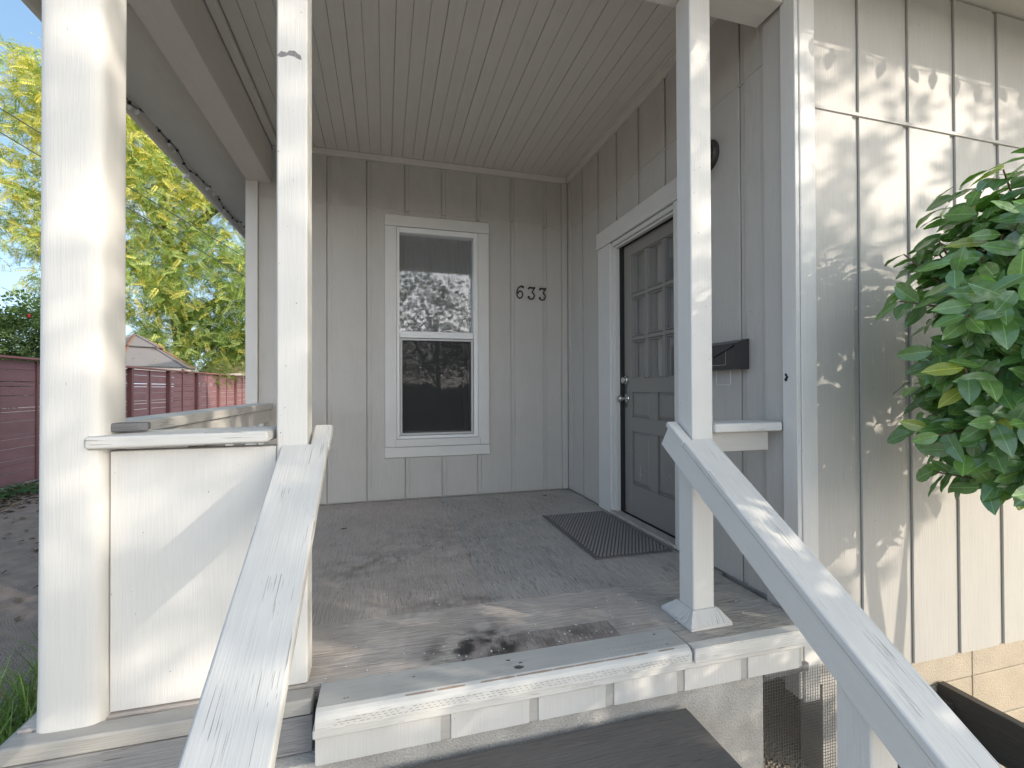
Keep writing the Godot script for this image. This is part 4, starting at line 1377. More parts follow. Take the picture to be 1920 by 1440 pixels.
func hip(c: Vector3, r: float, y0: float, r1: float, y1: float, parent: Node3D, rot: float) -> void:
	for k in 6:
		var b := mb()
		b.T.origin = -parent.position
		var a0 := rot + TAU * k / 6
		var a1 := rot + TAU * (k + 1) / 6
		var A := c + Vector3(cos(a0) * r, y0, sin(a0) * r)
		var B := c + Vector3(cos(a1) * r, y0, sin(a1) * r)
		var D := c + Vector3(cos(a1) * r1, y1, sin(a1) * r1)
		var E := c + Vector3(cos(a0) * r1, y1, sin(a0) * r1)
		var n := (B - A).cross(E - A).normalized()
		if n.y < 0: n = -n
		b.quad(A, B, D, E, n, Vector2(0, 0), Vector2(2, 0), Vector2(1.2, 1.2), Vector2(.8, 1.2))
		b.quad(A - Vector3(0, .02, 0), B - Vector3(0, .02, 0), D - Vector3(0, .02, 0), E - Vector3(0, .02, 0), -n)
		part("roof_panel", b, M.gaz_roof, parent)
		b = mb()
		b.T.origin = -parent.position
		b.tube(PackedVector3Array([A + n * .02, E + n * .02]), .035, 5)
		part("ridge_cap", b, M.rust if k % 2 else M.gaz_roof, parent)

func beyond() -> void:
	var g := thing("gazebo", "grey two-tiered gazebo roof rising behind the maroon fence", "gazebo", Vector3(-8.05, -.72, -18.3))
	var c := Vector3(-8.05, 0, -18.3)
	hip(c, 1.78, 1.66, .62, 2.36, g, .35)
	hip(c, .80, 2.34, .03, 2.74, g, .35)
	for k in 6:
		var a0 := .35 + TAU * k / 6
		var a1 := .35 + TAU * (k + 1) / 6
		var b := mb()
		b.T.origin = -g.position
		var A := c + Vector3(cos(a0) * 1.72, 1.5, sin(a0) * 1.72)
		var B := c + Vector3(cos(a1) * 1.72, 1.5, sin(a1) * 1.72)
		var n := Vector3(cos((a0 + a1) / 2), 0, sin((a0 + a1) / 2))
		b.quad(A, B, B + Vector3(0, .16, 0), A + Vector3(0, .16, 0), n)
		b.quad(A, B, B + Vector3(0, .02, 0) - n * .05, A + Vector3(0, .02, 0) - n * .05, -n)
		part("valance", b, M.pale_wall, g)
		boxpart("leg", Vector3(A.x * .98 + c.x * .02 - .05, -.72, A.z * .98 + c.z * .02 - .05), Vector3(A.x * .98 + c.x * .02 + .05, 1.6, A.z * .98 + c.z * .02 + .05), 1, .004, M.rust, g)
	# fallen leaves on the gazebo roof
	var lv := mb()
	for i in 70:
		var a := rnd(0, TAU)
		var rr := rnd(.75, 1.65)
		lv.T = Transform3D(Basis(Vector3.UP, rnd(0, TAU)), c + Vector3(cos(a) * rr, 1.72 + (1.78 - rr) * .60 + .02, sin(a) * rr))
		lv.quad(Vector3(-.05, 0, -.02), Vector3(.05, .03, -.02), Vector3(.05, .03, .02), Vector3(-.05, 0, .02), Vector3.UP)
	var fl := part("fallen_leaves", lv, flat(.45, .36, .08, .8))
	tag(fl, "yellow fallen leaves lying on the grey gazebo roof", "fallen leaves")
	fl.set_meta("kind", "stuff")
	# neighbour's house
	var h := thing("neighbour_house", "low pale house with a brown shingle roof beyond the fence, beside the wall corner", "house", Vector3(-5.5, -.72, -27))
	boxpart("wall", Vector3(-8.2, -.72, -31.0), Vector3(1.0, 1.75, -26.0), 1, 0, M.pale_wall, h)
	for r in 9:
		var y0 := 1.72 + .16 * r
		var z := -25.5 - .42 * r
		var b := mb()
		b.T.origin = -h.position
		b.quad(Vector3(-8.7, y0, z), Vector3(1.4, y0, z), Vector3(1.4, y0 + .18, z - .44), Vector3(-8.7, y0 + .18, z - .44), Vector3(0, .92, .38), Vector2(0, r), Vector2(10, r), Vector2(10, r + .4), Vector2(0, r + .4))
		b.quad(Vector3(-8.7, y0, z), Vector3(1.4, y0, z), Vector3(1.4, y0 - .03, z), Vector3(-8.7, y0 - .03, z), Vector3.BACK)
		part("shingle_course", b, M.shingle, h)
	boxpart("gutter", Vector3(-8.7, 1.60, -25.55), Vector3(1.4, 1.70, -25.45), 0, .01, M.pale_wall, h)
	# cables across the sky
	for w in [[Vector3(-11.0, 8.4, -6.5), Vector3(-2.6, 4.4, -19.0), .10, "dark overhead cable crossing in front of the yellow tree, the upper one"], [Vector3(-10.0, 7.6, -9.5), Vector3(-2.8, 3.7, -17.0), .08, "thin dark overhead cable crossing in front of the yellow tree, the lower one"]]:
		var pts := PackedVector3Array()
		for k in 21:
			var t := k / 20.0
			pts.append(w[0].lerp(w[1], t) - Vector3(0, w[2] * 4.0 * t * (1.0 - t), 0))
		var b := mb()
		b.tube(pts, .012, 5)
		tag(part("overhead_cable", b, M.wire), w[3], "cable", "overhead cables")

# ---------------------------------------------------------------- foliage
func blade(b: Mb, a: Vector3, t: Vector3, side: Vector3, w: float, n: Vector3) -> void:
	var m := a.lerp(t, .45)
	b.quad(a, m + side * w, t, m - side * w, n)

# pinnate frond: leaflets in pairs on a drooping stalk along +X
func frond(pairs: int, l: float) -> Mesh:
	var b := Mb.new()
	var prev := Vector3.ZERO
	for k in pairs + 1:
		var t := float(k) / pairs
		var p := Vector3(l * t, -.28 * l * t * t, 0)
		for s in [-1.0, 1.0]:
			var ll := l * .26 * (1.0 - .35 * absf(t - .4))
			var tip := p + Vector3(ll * .45, -ll * .22 + rnd(-.02, .02), s * ll * .9)
			var dir := (tip - p).normalized()
			var side := dir.cross(Vector3.UP).normalized()
			blade(b, p, tip, side, ll * .2, Vector3(rnd(-.3, .3), 1, s * .3).normalized())
		prev = p
	return b.mesh()

func crown(called: String, parent: Node3D, mesh: Mesh, lobes: Array, n: int, smin: float, smax: float, tones: Array, m: Material, droop: float, clump := 0, spread := .3) -> void:
	var xf := []
	var cols := []
	var tot := 0.0
	for L in lobes:
		tot += L[1].x * L[1].y
	for L in lobes:
		var cnt := int(n * L[1].x * L[1].y / tot)
		var knot: Vector3 = L[0]
		for i in cnt:
			var d := Vector3(rng.randfn(), rng.randfn(), rng.randfn()).normalized()
			var r := pow(rng.randf(), .30)
			var bump := 1.0 + .14 * sin(d.x * 7.0 + L[0].x) * sin(d.y * 6.0 + L[0].y * 2.0) + .10 * sin(d.z * 9.0)
			var p: Vector3 = L[0] + d * L[1] * r * bump
			if clump:
				if i % clump == 0: knot = p
				p = knot + Vector3(rng.randfn(), rng.randfn() * .7, rng.randfn()) * spread
			var out := Vector3(d.x, d.y * .4 - droop, d.z).normalized()
			var bs := Basis.looking_at(out.cross(Vector3.UP).normalized() if absf(out.y) < .98 else Vector3.RIGHT, Vector3.UP)
			bs = Basis(out, (Vector3.UP - out * out.y).normalized(), out.cross((Vector3.UP - out * out.y).normalized())).orthonormalized()
			bs = bs * Basis(Vector3.RIGHT, rnd(-1.1, 1.1)) * Basis(Vector3.UP, rnd(-.9, .9))
			xf.append(Transform3D(bs.scaled(Vector3.ONE * rnd(smin, smax)), p - parent.position))
			var c: Color = tones[0].lerp(tones[1], rng.randf())
			if tones.size() > 2 and (rng.randf() < L[2]):
				c = tones[2].lerp(tones[1], rng.randf() * .4)
			cols.append(c * rnd(.75, 1.2))
	multi(called, mesh, xf, cols, m, parent)

func limb(parent: Node3D, pts: Array, r0: float, r1: float, m: Material, called := "limb") -> void:
	var c := Curve3D.new()
	for i in pts.size():
		var a: Vector3 = pts[maxi(i - 1, 0)]
		var b: Vector3 = pts[mini(i + 1, pts.size() - 1)]
		c.add_point(pts[i] - parent.position, -(b - a) * .16, (b - a) * .16)
	var out := PackedVector3Array()
	var rr := []
	var n := 10
	for k in n + 1:
		out.append(c.sample_baked(c.get_baked_length() * k / n))
		rr.append(lerpf(r0, r1, float(k) / n))
	var b := mb()
	b.tube(out, rr, 8)
	part(called, b, m, parent)

func plants() -> void:
	M.leaf_tree = leafy(.55, Color(.75, .85, .25))
	M.leaf_small = leafy(.5, Color(.25, .4, .1))
	# the tall yellow-green tree beyond the fence
	var t := thing("yellow_tree", "tall yellow green tree with drooping feathery leaves beyond the fence", "tree", Vector3(-8.8, -.72, -24))
	limb(t, [Vector3(-8.8, -.8, -24), Vector3(-8.7, 2, -24), Vector3(-8.9, 4.5, -23.8), Vector3(-9.2, 8, -23.5), Vector3(-9.4, 12, -23)], .42, .12, M.bark, "trunk")
	for q in [[Vector3(-8.8, 3.6, -23.8), Vector3(-7.2, 4.6, -22.8), Vector3(-5.6, 5.0, -22.0), Vector3(-4.2, 4.4, -21.5)], [Vector3(-8.9, 5.0, -23.6), Vector3(-10.4, 6.6, -22.2), Vector3(-12.2, 8.0, -21.0), Vector3(-14.0, 8.6, -20.0)],
		[Vector3(-9.0, 6.0, -23.5), Vector3(-7.6, 7.6, -22.0), Vector3(-6.0, 8.4, -20.8), Vector3(-4.8, 8.3, -20.2)], [Vector3(-9.1, 7.5, -23.4), Vector3(-10.4, 10, -22.5), Vector3(-12.3, 12, -21.5)], [Vector3(-8.8, 4.2, -23.6), Vector3(-9.4, 5.6, -21.6), Vector3(-9.6, 6.4, -19.6)]]:
		limb(t, q, .26, .07, M.bark)
	var fm := frond(8, .36)
	var lobes := [
		[Vector3(-8.4, 8.2, -21.5), Vector3(2.6, 2.2, 2.2), .3], [Vector3(-10.6, 10.2, -21.0), Vector3(2.6, 2.0, 2.0), .55], [Vector3(-7.0, 5.4, -20.8), Vector3(2.4, 1.7, 1.8), .15],
		[Vector3(-5.0, 4.0, -21.0), Vector3(1.9, 1.6, 1.6), .1], [Vector3(-8.9, 5.0, -20.0), Vector3(2.0, 1.6, 1.6), .25], [Vector3(-11.9, 7.2, -20.4), Vector3(1.6, 1.6, 1.5), .4],
		[Vector3(-14.2, 9.4, -19.4), Vector3(1.8, .9, 1.2), .6], [Vector3(-13.6, 6.6, -20.0), Vector3(1.0, .7, 1.0), .3], [Vector3(-6.6, 8.8, -21.4), Vector3(1.8, 1.6, 1.6), .5], [Vector3(-7.5, 3.6, -21.4), Vector3(2.2, 1.0, 1.3), .1],
		[Vector3(-9.4, 12.5, -22), Vector3(3.0, 2.0, 2.2), .6], [Vector3(-4.0, 6.5, -22.5), Vector3(2.4, 2.0, 1.8), .2], [Vector3(-6.4, 2.9, -22.5), Vector3(1.6, .8, 1.2), .1], [Vector3(-11.4, 4.4, -21.5), Vector3(1.3, 1.2, 1.2), .2], [Vector3(-12.4, 12.0, -21), Vector3(1.6, 1.4, 1.4), .7], [Vector3(-6.2, 2.7, -20.9), Vector3(1.5, .9, 1.0), .1], [Vector3(-7.6, 2.7, -20.6), Vector3(1.4, .8, 1.0), .15], [Vector3(-5.0, 2.7, -21.5), Vector3(1.2, .9, 1.0), .1]]
	crown("crown", t, fm, lobes, 20000, .7, 1.3, [Color(.11, .22, .04), Color(.58, .66, .26), Color(.78, .66, .15)], M.leaf_tree, .35, 14, .27)
	# rose bush over the fence at the far left, with a few blooms
	var small := Mb.new()
	for k in 5:
		var a := TAU * k / 5 + .3
		var d := Vector3(cos(a), rnd(-.3, .3), sin(a))
		blade(small, d * .02, d * .11, d.cross(Vector3.UP).normalized(), .028, (Vector3.UP + d * .3).normalized())
	var sm := small.mesh()
	var r := thing("rose_bush", "dark green rose bush with a few pink blooms behind the fence", "bush", Vector3(-8.2, -.72, -12.8))
	limb(r, [Vector3(-8.2, -.75, -12.8), Vector3(-8.1, .8, -12.7), Vector3(-7.9, 1.8, -12.4)], .05, .02, M.bark, "stem")
	limb(r, [Vector3(-8.2, -.75, -12.8), Vector3(-8.6, .8, -12.9), Vector3(-8.9, 2.0, -12.6)], .04, .02, M.bark, "stem")
	crown("foliage", r, sm, [[Vector3(-8.3, 1.6, -12.6), Vector3(1.5, 1.05, 1.2), .0], [Vector3(-7.4, 2.0, -12.4), Vector3(.8, .9, .8), .0], [Vector3(-9.2, 1.7, -12.0), Vector3(1.1, .75, .9), 0.0]], 5200, .7, 1.2, [Color(.07, .13, .05), Color(.20, .28, .12), Color(.2, .28, .1)], M.leaf_small, .1)
	for q in [[-7.6, 1.85, -11.5, .5, .09, .12], [-7.1, 2.45, -11.9, .42, .03, .06], [-8.0, 1.75, -11.5, .7, .35, .38]]:
		var b := mb()
		for k in 9:
			var a := TAU * k / 9
			var d := Vector3(cos(a), .5, sin(a)).normalized()
			blade(b, Vector3.ZERO, d * .075, d.cross(Vector3.UP).normalized(), .03, Vector3.UP)
		b.ball(Vector3(0, .02, 0), Vector3.ONE * .035, 8)
		var o := part("bloom", b, flat(q[3], q[4], q[5], .6), r)
		o.position = Vector3(q[0], q[1], q[2]) - r.position
	# shrub that leans over the fence near the gazebo
	r = thing("fence_shrub", "pale green narrow-leaved shrub leaning over the fence beside the gazebo", "shrub", Vector3(-6.6, -.72, -19.6))
	limb(r, [Vector3(-6.6, -.75, -19.6), Vector3(-6.6, .6, -19.6), Vector3(-6.4, 1.7, -19.4)], .05, .02, M.bark, "stem")
	crown("foliage", r, fm, [[Vector3(-6.5, 1.7, -19.5), Vector3(.75, .65, .8), .0], [Vector3(-6.3, 1.5, -20.6), Vector3(.6, .4, .7), 0.0]], 420, .45, .75, [Color(.13, .2, .05), Color(.22, .28, .08), Color(.2, .3, .05)], M.leaf_tree, .1)
	# leaf litter and weeds along the fence foot
	var lm := Mb.new()
	lm.tri(Vector3(-.05, 0, 0), Vector3(0, .015, -.025), Vector3(.055, .01, 0), Vector2.ZERO, Vector2.ZERO, Vector2.ZERO, Vector3.UP, Vector3.UP, Vector3.UP)
	lm.tri(Vector3(-.05, 0, 0), Vector3(.055, .01, 0), Vector3(0, .02, .025), Vector2.ZERO, Vector2.ZERO, Vector2.ZERO, Vector3.UP, Vector3.UP, Vector3.UP)
	var xf := []
	var cols := []
	for i in 6500:
		var x := -5.95 + 1.15 * pow(rng.randf(), 1.6)
		var z := rnd(-22, -4)
		if rng.randf() < .10:
			x = rnd(-5.0, -1.6)
		xf.append(Transform3D(Basis(Vector3.UP, rnd(0, TAU)) * Basis(Vector3.RIGHT, rnd(-.6, .6)), Vector3(x, -.70 + rnd(0, .03), z)).scaled_local(Vector3.ONE * rnd(.5, 1.1)))
		cols.append(Color(.10, .075, .05).lerp(Color(.26, .19, .12), rng.randf()) * rnd(.5, 1.2))
	var lit := multi("leaf_litter", lm.mesh(), xf, cols, leafy(.85, Color(.1, .08, .05)))
	lit.set_meta("label", "brown dead leaves strewn along the foot of the fence")
	tag(lit, "brown dead leaves strewn along the foot of the fence", "leaf litter")
	xf = []; cols = []
	for i in 260:
		var cx: float = [-5.55, -5.3, -5.6, -5.5][i % 4]
		var cz: float = [-9.2, -9.5, -8.7, -10.4][i % 4]
		xf.append(Transform3D(Basis(Vector3.UP, rnd(0, TAU)) * Basis(Vector3.RIGHT, rnd(-.4, .4)), Vector3(cx + rng.randfn() * .16, -.68 + rnd(0, .10), cz + rng.randfn() * .3)).scaled_local(Vector3.ONE * rnd(.4, .8)))
		cols.append(Color(.05, .14, .04) * rnd(.7, 1.3))
	tag(multi("weeds", sm, xf, cols, M.leaf_small), "small green weeds in the leaf litter at the fence foot", "weeds")
	# grass by the porch corner
	var gb := Mb.new()
	for k in 4:
		var y0 := k / 4.0
		var y1 := (k + 1) / 4.0
		var w0 := .006 * (1.0 - y0 * .9)
		var w1 := .006 * (1.0 - y1 * .95)
		gb.quad(Vector3(-w0, y0 * .3, .16 * y0 * y0), Vector3(w0, y0 * .3, .16 * y0 * y0), Vector3(w1, y1 * .3, .16 * y1 * y1), Vector3(-w1, y1 * .3, .16 * y1 * y1), Vector3(0, .35, -.9).normalized())
	xf = []; cols = []
	for i in 9000:
		var x := -1.06 - 1.0 * pow(rng.randf(), 1.3)
		var z := rnd(-4.2, -.9)
		var dens := .5 + .5 * sin(z * 3.1 + x * 2.0)
		if rng.randf() > .35 + .65 * dens or (z < -3.0 and x < -1.5 - .6 * rng.randf()):
			continue
		xf.append(Transform3D(Basis(Vector3.UP, rnd(0, TAU)) * Basis(Vector3.RIGHT, rnd(-.25, .6)), Vector3(x, -.72, z)).scaled_local(Vector3(rnd(.8, 1.5), rnd(.35, 1.25), rnd(.6, 1.4))))
		cols.append(Color(.12, .24, .05).lerp(Color(.28, .40, .12), rng.randf()) * rnd(.7, 1.2) if rng.randf() < .86 else Color(.33, .27, .15) * rnd(.6, 1.1))
	tag(multi("grass", gb.mesh(), xf, cols, leafy(.5, Color(.3, .45, .12))), "uncut green grass at the porch corner beside the driveway", "grass")

func camellia_leaf(bend: float, fold: float, w: float) -> Mesh:
	# along +X, 1 long, a midrib valley and a pointed tip
	var b := Mb.new()
	var n := 9
	var P := []
	for i in n + 1:
		var t := float(i) / n
		var hw := w * pow(sin(PI * pow(t, .85)), .75) * (1.0 if t < .8 else lerpf(1.0, .75, (t - .8) / .2))
		if i == 0: hw = .012
		if i == n: hw = 0.0
		var y := -bend * t * t
		var row := []
		for s in [-1.0, -.5, 0.0, .5, 1.0]:
			row.append(Vector3(t, y + fold * absf(s) * hw * (1.35 - .55 * absf(s)) + .012 * sin(t * 16.0) * absf(s), s * hw))
		P.append(row)
	var nor := func(i: int, j: int) -> Vector3:
		var a: Vector3 = P[mini(i + 1, n)][j] - P[maxi(i - 1, 0)][j]
		var c: Vector3 = P[clampi(i, 1, n - 1)][mini(j + 1, 4)] - P[clampi(i, 1, n - 1)][maxi(j - 1, 0)]
		var m := c.cross(a).normalized()
		return m if m.y > 0 else -m
	for i in n:
		for j in 4:
			b.tint = Color(1.35, 1.3, 1.1) if false else Color.WHITE
			var na: Vector3 = nor.call(i, j); var nb: Vector3 = nor.call(i + 1, j); var nc: Vector3 = nor.call(i + 1, j + 1); var nd: Vector3 = nor.call(i, j + 1)
			b.tri(P[i][j], P[i + 1][j], P[i + 1][j + 1], Vector2(P[i][j].x, P[i][j].z), Vector2(P[i + 1][j].x, P[i + 1][j].z), Vector2(P[i + 1][j + 1].x, P[i + 1][j + 1].z), na, nb, nc)
			b.tri(P[i][j], P[i + 1][j + 1], P[i][j + 1], Vector2(P[i][j].x, P[i][j].z), Vector2(P[i + 1][j + 1].x, P[i + 1][j + 1].z), Vector2(P[i][j + 1].x, P[i][j + 1].z), na, nc, nd)
	return b.mesh()

func leaf_texture() -> ImageTexture:
	# midrib and side veins, paler than the blade; u along the leaf, v across (-.3 .. .3 wraps)
	var S := 256
	var im := Image.create(S, S, false, Image.FORMAT_RGB8)
	var n := noise(301, S, S, .03, 1, 3)
	for y in S:
		var v := float(y) / S
		v = v if v < .5 else v - 1.0
		for x in S:
			var u := float(x) / S
			var rib := 1.0 - smoothstep(.006, .016, absf(v))
			var vein := pow(maxf(0.0, cos((u * 7.0 - absf(v) * 9.0) * TAU)), 24.0) * .35 * smoothstep(.01, .05, absf(v))
			var k := .9 + .2 * (n[y * S + x] / 255.0 - .5) + .9 * rib + vein * .5
			var c := Color(.62 * k + .25 * rib, .62 * k + .2 * rib, .60 * k + .05 * rib)
			im.set_pixel(x, y, c.linear_to_srgb())
	return ImageTexture.create_from_image(im)

func camellia() -> void:
	var t := thing("camellia_bush", "glossy dark green broad-leaved bush against the sunlit front wall", "bush", Vector3(2.75, -.72, -1.0))
	var tex := leaf_texture()
	var mats := []
	for c in [Color(.062, .122, .040), Color(.048, .095, .038), Color(.080, .145, .045), Color(.055, .11, .05), Color(.16, .19, .04)]:
		var m := StandardMaterial3D.new()
		m.albedo_color = Color(c.r * 4.8, c.g * 4.4, c.b * 4.2).linear_to_srgb()
		m.albedo_texture = tex
		m.roughness = .22
		m.metallic_specular = .65
		m.clearcoat_enabled = true
		m.clearcoat = .6
		m.clearcoat_roughness = .16
		m.backlight_enabled = true
		m.backlight = Color(.45, .70, .12).linear_to_srgb()
		m.cull_mode = BaseMaterial3D.CULL_DISABLED
		mats.append(m)
	var meshes := []
	for q in [[.10, .20, .25], [.20, .26, .28], [.04, .14, .235], [.26, .16, .265]]:
		meshes.append(camellia_leaf(q[0], q[1], q[2]))
	var C := Vector3(2.56, 1.15, -.98)
	var Rr := Vector3(.96, .71, .46)
	var root := Vector3(2.85, -.72, -.98)
	limb(t, [root, Vector3(2.82, -.2, -1.0), Vector3(2.72, .5, -1.0), Vector3(2.68, 1.0, -1.0), Vector3(2.72, 1.5, -.98)], .035, .012, M.twig_old, "stem")
	limb(t, [root + Vector3(.05, 0, .05), Vector3(3.0, .1, -.9), Vector3(3.1, .8, -.9), Vector3(3.15, 1.4, -.92)], .03, .01, M.twig_old, "stem")
	var hubs := [Vector3(2.70, .75, -1.0), Vector3(2.68, 1.0, -1.0), Vector3(2.70, 1.25, -.99), Vector3(3.1, .9, -.9), Vector3(2.72, .5, -1.0)]
	# main branches to a dozen points, twigs from those to the tips
	var mains := []
	for i in 22:
		var d := Vector3(rng.randfn() - .5, rng.randfn() * .9, rng.randfn() * .8).normalized()
		mains.append(C + d * Rr * rnd(.5, .68))
	mains.append_array([Vector3(1.98, 1.05, -1.1), Vector3(1.95, 1.28, -1.1), Vector3(2.05, .78, -1.08), Vector3(2.15, 1.45, -1.05), Vector3(2.1, .95, -.95), Vector3(2.2, 1.2, -.8), Vector3(2.1, .7, -1.0), Vector3(1.95, .9, -1.1), Vector3(2.0, .7, -1.0), Vector3(2.15, .6, -1.05)])
	for p in mains:
		var best: Vector3 = hubs[0]
		for h in hubs:
			if h.distance_to(p) < best.distance_to(p): best = h
		limb(t, [best, best.lerp(p, .5) + Vector3(0, -.03, 0), p], .011, .006, M.twig, "branch")
	var leaves := []   # transform, size
	var tips := 640
	for i in tips:
		var d := Vector3(rng.randfn(), rng.randfn(), rng.randfn()).normalized()
		if i % 3 == 0 and d.x > 0.1:
			d.x = -d.x
		var bump := 1.0 + .08 * sin(d.x * 6.0 + 1.0) * sin(d.y * 7.0 + .5) + .05 * sin(d.z * 8.0)
		var r := rnd(.70, 1.0) if rng.randf() < .8 else rnd(.4, .7)
		var tip := C + d * Rr * r * bump
		if i >= 560:
			tip = Vector3(2.13, 1.47, -1.05) + d * Vector3(.34, .27, .27) * r
		elif i >= 470:
			tip = Vector3(2.03, .86, -1.05) + d * Vector3(.33, .36, .26) * r
		if tip.z < -1.47: tip.z = -1.47 + rnd(0, .1)
		var from: Vector3 = mains[0]
		for m in mains:
			if m.distance_to(tip) < from.distance_to(tip): from = m
		var ax := (tip - from).normalized()
		ax = (ax + Vector3(0, .35, 0)).normalized()
		var len := minf(from.distance_to(tip), .26)
		var st := tip - ax * len * .9
		if i % 4 == 0:
			limb(t, [from, st.lerp(tip, .3), tip], .0045, .0025, M.twig, "twig")
		var s1 := ax.cross(Vector3(.3, 1, .2)).normalized()
		var s2 := ax.cross(s1)
		var n := 7
		for k in n:
			var a := 2.4 * k + rnd(-.3, .3)
			var back := len * .85 * float(k) / n
			var rad := s1 * cos(a) + s2 * sin(a)
			var dir := (rad * rnd(.8, 1.1) + ax * rnd(.25, .7) + Vector3(0, rnd(-.75, -.2), 0) + (d * Vector3(1, .3, 1)) * .25).normalized()
			var up := (Vector3.UP * .55 + d * 1.0 + ax * .25 + Vector3(-.35, 0, .45) + Vector3(rnd(-.3, .3), 0, rnd(-.3, .3)))
			up = (up - dir * up.dot(dir)).normalized()
			var bs := Basis(dir, up, dir.cross(up)).orthonormalized()
			bs = bs * Basis(Vector3.RIGHT, rnd(-.5, .5))
			var sz := rnd(.068, .108)
			leaves.append([Transform3D(bs.scaled(Vector3.ONE * sz), tip - ax * back + rad * .004), d])
	# those that show largest in the photograph are single leaves
	var eye := Vector3(0, .945, 0)
	var score := []
	for i in leaves.size():
		var xf: Transform3D = leaves[i][0]
		var to := xf.origin - eye
		var fwd := to.dot(Vector3(.2646, .008, -.9643))
		var sx := to.dot(Vector3(.96436, -.0038, .26458)) / fwd
		var facing := absf(xf.basis.y.normalized().dot(to.normalized()))
		var front: float = -(leaves[i][1] as Vector3).dot(to.normalized())
		var k := (facing * .5 + front) / fwd
		if fwd < .3 or sx > 1.12: k = -9.0
		score.append([k, i])
	score.sort_custom(func(a, b): return a[0] > b[0])
	var rest := {}
	for r in score.size():
		var i: int = score[r][1]
		var mk := rng.randi() % 4
		var roll := rng.randf()
		var ck := 0 if roll < .38 else 1 if roll < .62 else 2 if roll < .82 else 3 if roll < .965 else 4
		var xf: Transform3D = leaves[i][0]
		xf.origin -= t.position
		if r < 298:
			var o := part("leaf", meshes[mk], mats[ck], t)
			o.transform = xf
		else:
			var key := mk * 5 + ck
			if not rest.has(key): rest[key] = []
			rest[key].append(xf)
	# all the others as one part
	var all := Mb.new()
	var arrs := []
	for mk in 4:
		arrs.append((meshes[mk] as ArrayMesh).surface_get_arrays(0))
	var stt := [Mb.new(), Mb.new(), Mb.new(), Mb.new(), Mb.new()]
	for key in rest:
		var a: Array = arrs[key / 5]
		var g: Mb = stt[key % 5]
		for xf in rest[key]:
			var vs: PackedVector3Array = a[Mesh.ARRAY_VERTEX]
			var ns: PackedVector3Array = a[Mesh.ARRAY_NORMAL]
			var us: PackedVector2Array = a[Mesh.ARRAY_TEX_UV]
			for q in vs.size():
				g.V.append(xf * vs[q]); g.N.append((xf.basis * ns[q]).normalized()); g.U.append(us[q]); g.W.append(us[q]); g.C.append(Color.WHITE)
	var am := ArrayMesh.new()
	var o := MeshInstance3D.new()
	o.name = "foliage"
	for c in 5:
		var g: Mb = stt[c]
		if g.V.is_empty(): continue
		var arr := []
		arr.resize(Mesh.ARRAY_MAX)
		arr[Mesh.ARRAY_VERTEX] = g.V; arr[Mesh.ARRAY_NORMAL] = g.N; arr[Mesh.ARRAY_TEX_UV] = g.U
		am.add_surface_from_arrays(Mesh.PRIMITIVE_TRIANGLES, arr)
		am.surface_set_material(am.get_surface_count() - 1, mats[c])
	o.mesh = am
	o.set_meta("kind", "stuff")
	t.add_child(o, true)

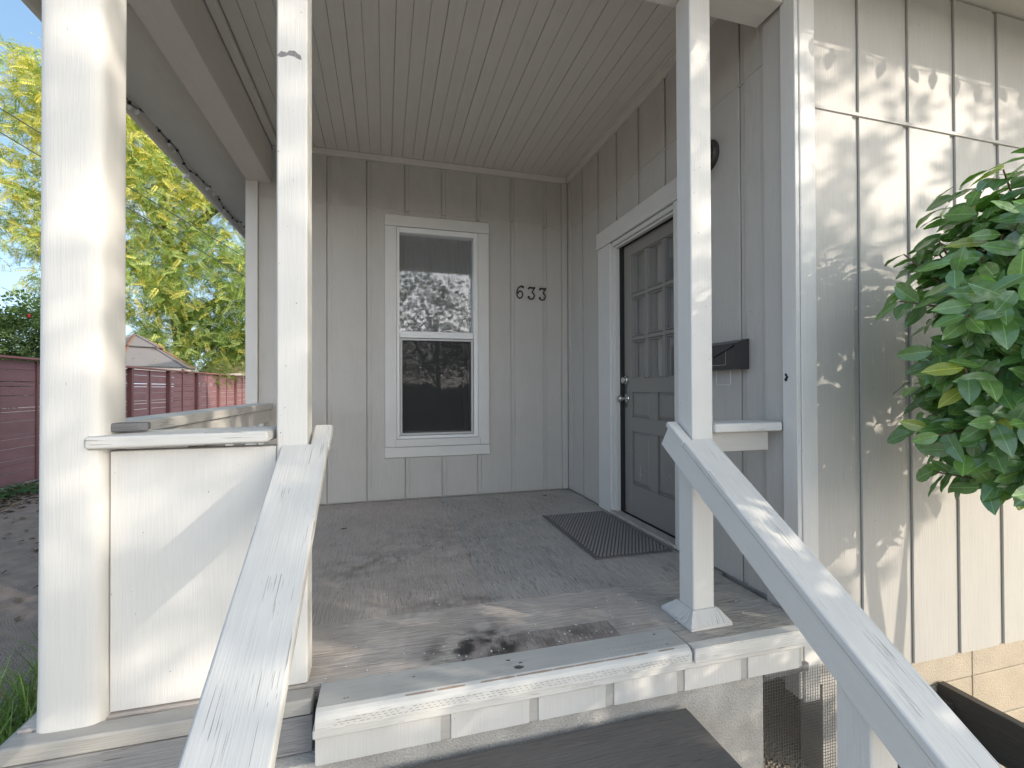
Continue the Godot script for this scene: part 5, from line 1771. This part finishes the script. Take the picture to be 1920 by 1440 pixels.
func street() -> void:
	# the trees on the street side: one sifts the sun, the others stand in the window's reflection
	var small := Mb.new()
	for k in 6:
		var a := TAU * k / 6 + .3
		var d := Vector3(cos(a), rnd(-.5, .5), sin(a)).normalized()
		blade(small, d * .03, d * .17, d.cross(Vector3.UP).normalized(), .045, (Vector3.UP + d * .3).normalized())
	var sm := small.mesh()
	var m := leafy(.5, Color(.3, .4, .1))
	var t := thing("street_tree", "small leafy tree toward the sun that dapples the porch, out of the frame", "tree", Vector3(6.8, -.72, 3.4))
	limb(t, [Vector3(6.8, -.8, 3.4), Vector3(6.7, 1.2, 3.4), Vector3(6.5, 3, 3.3), Vector3(6.4, 5.4, 3.1)], .11, .04, M.bark, "trunk")
	for q in [[Vector3(6.7, 1.8, 3.4), Vector3(6.4, 2.8, 2.2), Vector3(6.2, 3.4, 1.2)], [Vector3(6.6, 2.4, 3.3), Vector3(6.6, 3.6, 4.4), Vector3(6.4, 4.6, 5.2)], [Vector3(6.6, 2.2, 3.3), Vector3(6.0, 3.2, 3.8), Vector3(5.4, 3.9, 4.2)], [Vector3(6.5, 3.2, 3.3), Vector3(6.1, 4.2, 2.4), Vector3(5.8, 4.8, 1.8)]]:
		limb(t, q, .045, .012, M.bark)
	crown("crown", t, sm, [[Vector3(6.3, 4.2, 3.2), Vector3(1.6, 1.9, 2.9), 0.0], [Vector3(6.2, 4.5, 4.3), Vector3(1.3, 1.4, 1.1), 0.0]], 1250, .6, 1.05, [Color(.05, .1, .02), Color(.1, .17, .04)], m, .2, 6, .17)
	t = thing("shade_shrub", "leafy shrub added right of the steps, out of the frame, to shade the porch floor", "shrub", Vector3(3.6, -.72, .65))  # added out of view to keep direct sun off the porch floor
	for k in 3:
		limb(t, [Vector3(3.6, -.75, .65), Vector3(3.5 + .15 * k, .3, .5 + .15 * k), Vector3(3.3 + .3 * k, 1.2, .4 + .25 * k)], .03, .012, M.bark, "stem")
	crown("foliage", t, sm, [[Vector3(3.6, .75, .62), Vector3(.6, .98, .66), 0.0]], 420, .6, .9, [Color(.05, .1, .02), Color(.1, .17, .04)], m, .1)
	for q in [[Vector3(2.3, -.72, 13.5), Vector3(2.2, 3.9, 13.2), "round leafy tree across the street, seen only mirrored in the window"]]:
		t = thing("street_tree", q[2], "tree", q[0])
		limb(t, [q[0], q[0] + Vector3(.1, 2, 0), q[1]], .16, .05, M.bark, "trunk")
		for k in 5:
			limb(t, [q[0].lerp(q[1], .4 + .1 * k), q[1] + Vector3(rnd(-1.2, 1.2), rnd(-.8, .6), rnd(-1, 1)), q[1] + Vector3(rnd(-2, 2), rnd(-1.2, 1.6), rnd(-1.4, 1.4))], .05, .015, M.bark)
		crown("crown", t, sm, [[q[1] + Vector3(-.9, .9, 0), Vector3(1.7, 1.7, 1.6), 0.0], [q[1] + Vector3(1.3, .5, .2), Vector3(1.4, 1.8, 1.4), 0.0], [q[1] + Vector3(-.4, -1.5, -.4), Vector3(2.4, 1.2, 1.2), 0.0], [q[1] + Vector3(1.6, -1.4, -.2), Vector3(1.5, 1.1, 1.0), 0.0]], 3600, .4, .8, [Color(.05, .1, .02), Color(.1, .17, .04)], m, .2, 8, .25)
	for k in 2:
		var c := Vector3(1.1 + 2.4 * k, .1, 11.4)
		t = thing("hedge_shrub", "dark hedge shrub %s across the street, out of the frame" % ["under the round tree", "at the end of the hedge"][k], "shrub", Vector3(c.x, -.72, c.z))
		limb(t, [Vector3(c.x, -.75, c.z), Vector3(c.x + .1, 0, c.z), Vector3(c.x, .8, c.z)], .05, .02, M.bark, "stem")
		crown("foliage", t, sm, [[c, Vector3(1.4, .95, .7), 0.0]], 1500, .8, 1.3, [Color(.03, .06, .015), Color(.06, .1, .03)], m, .0)
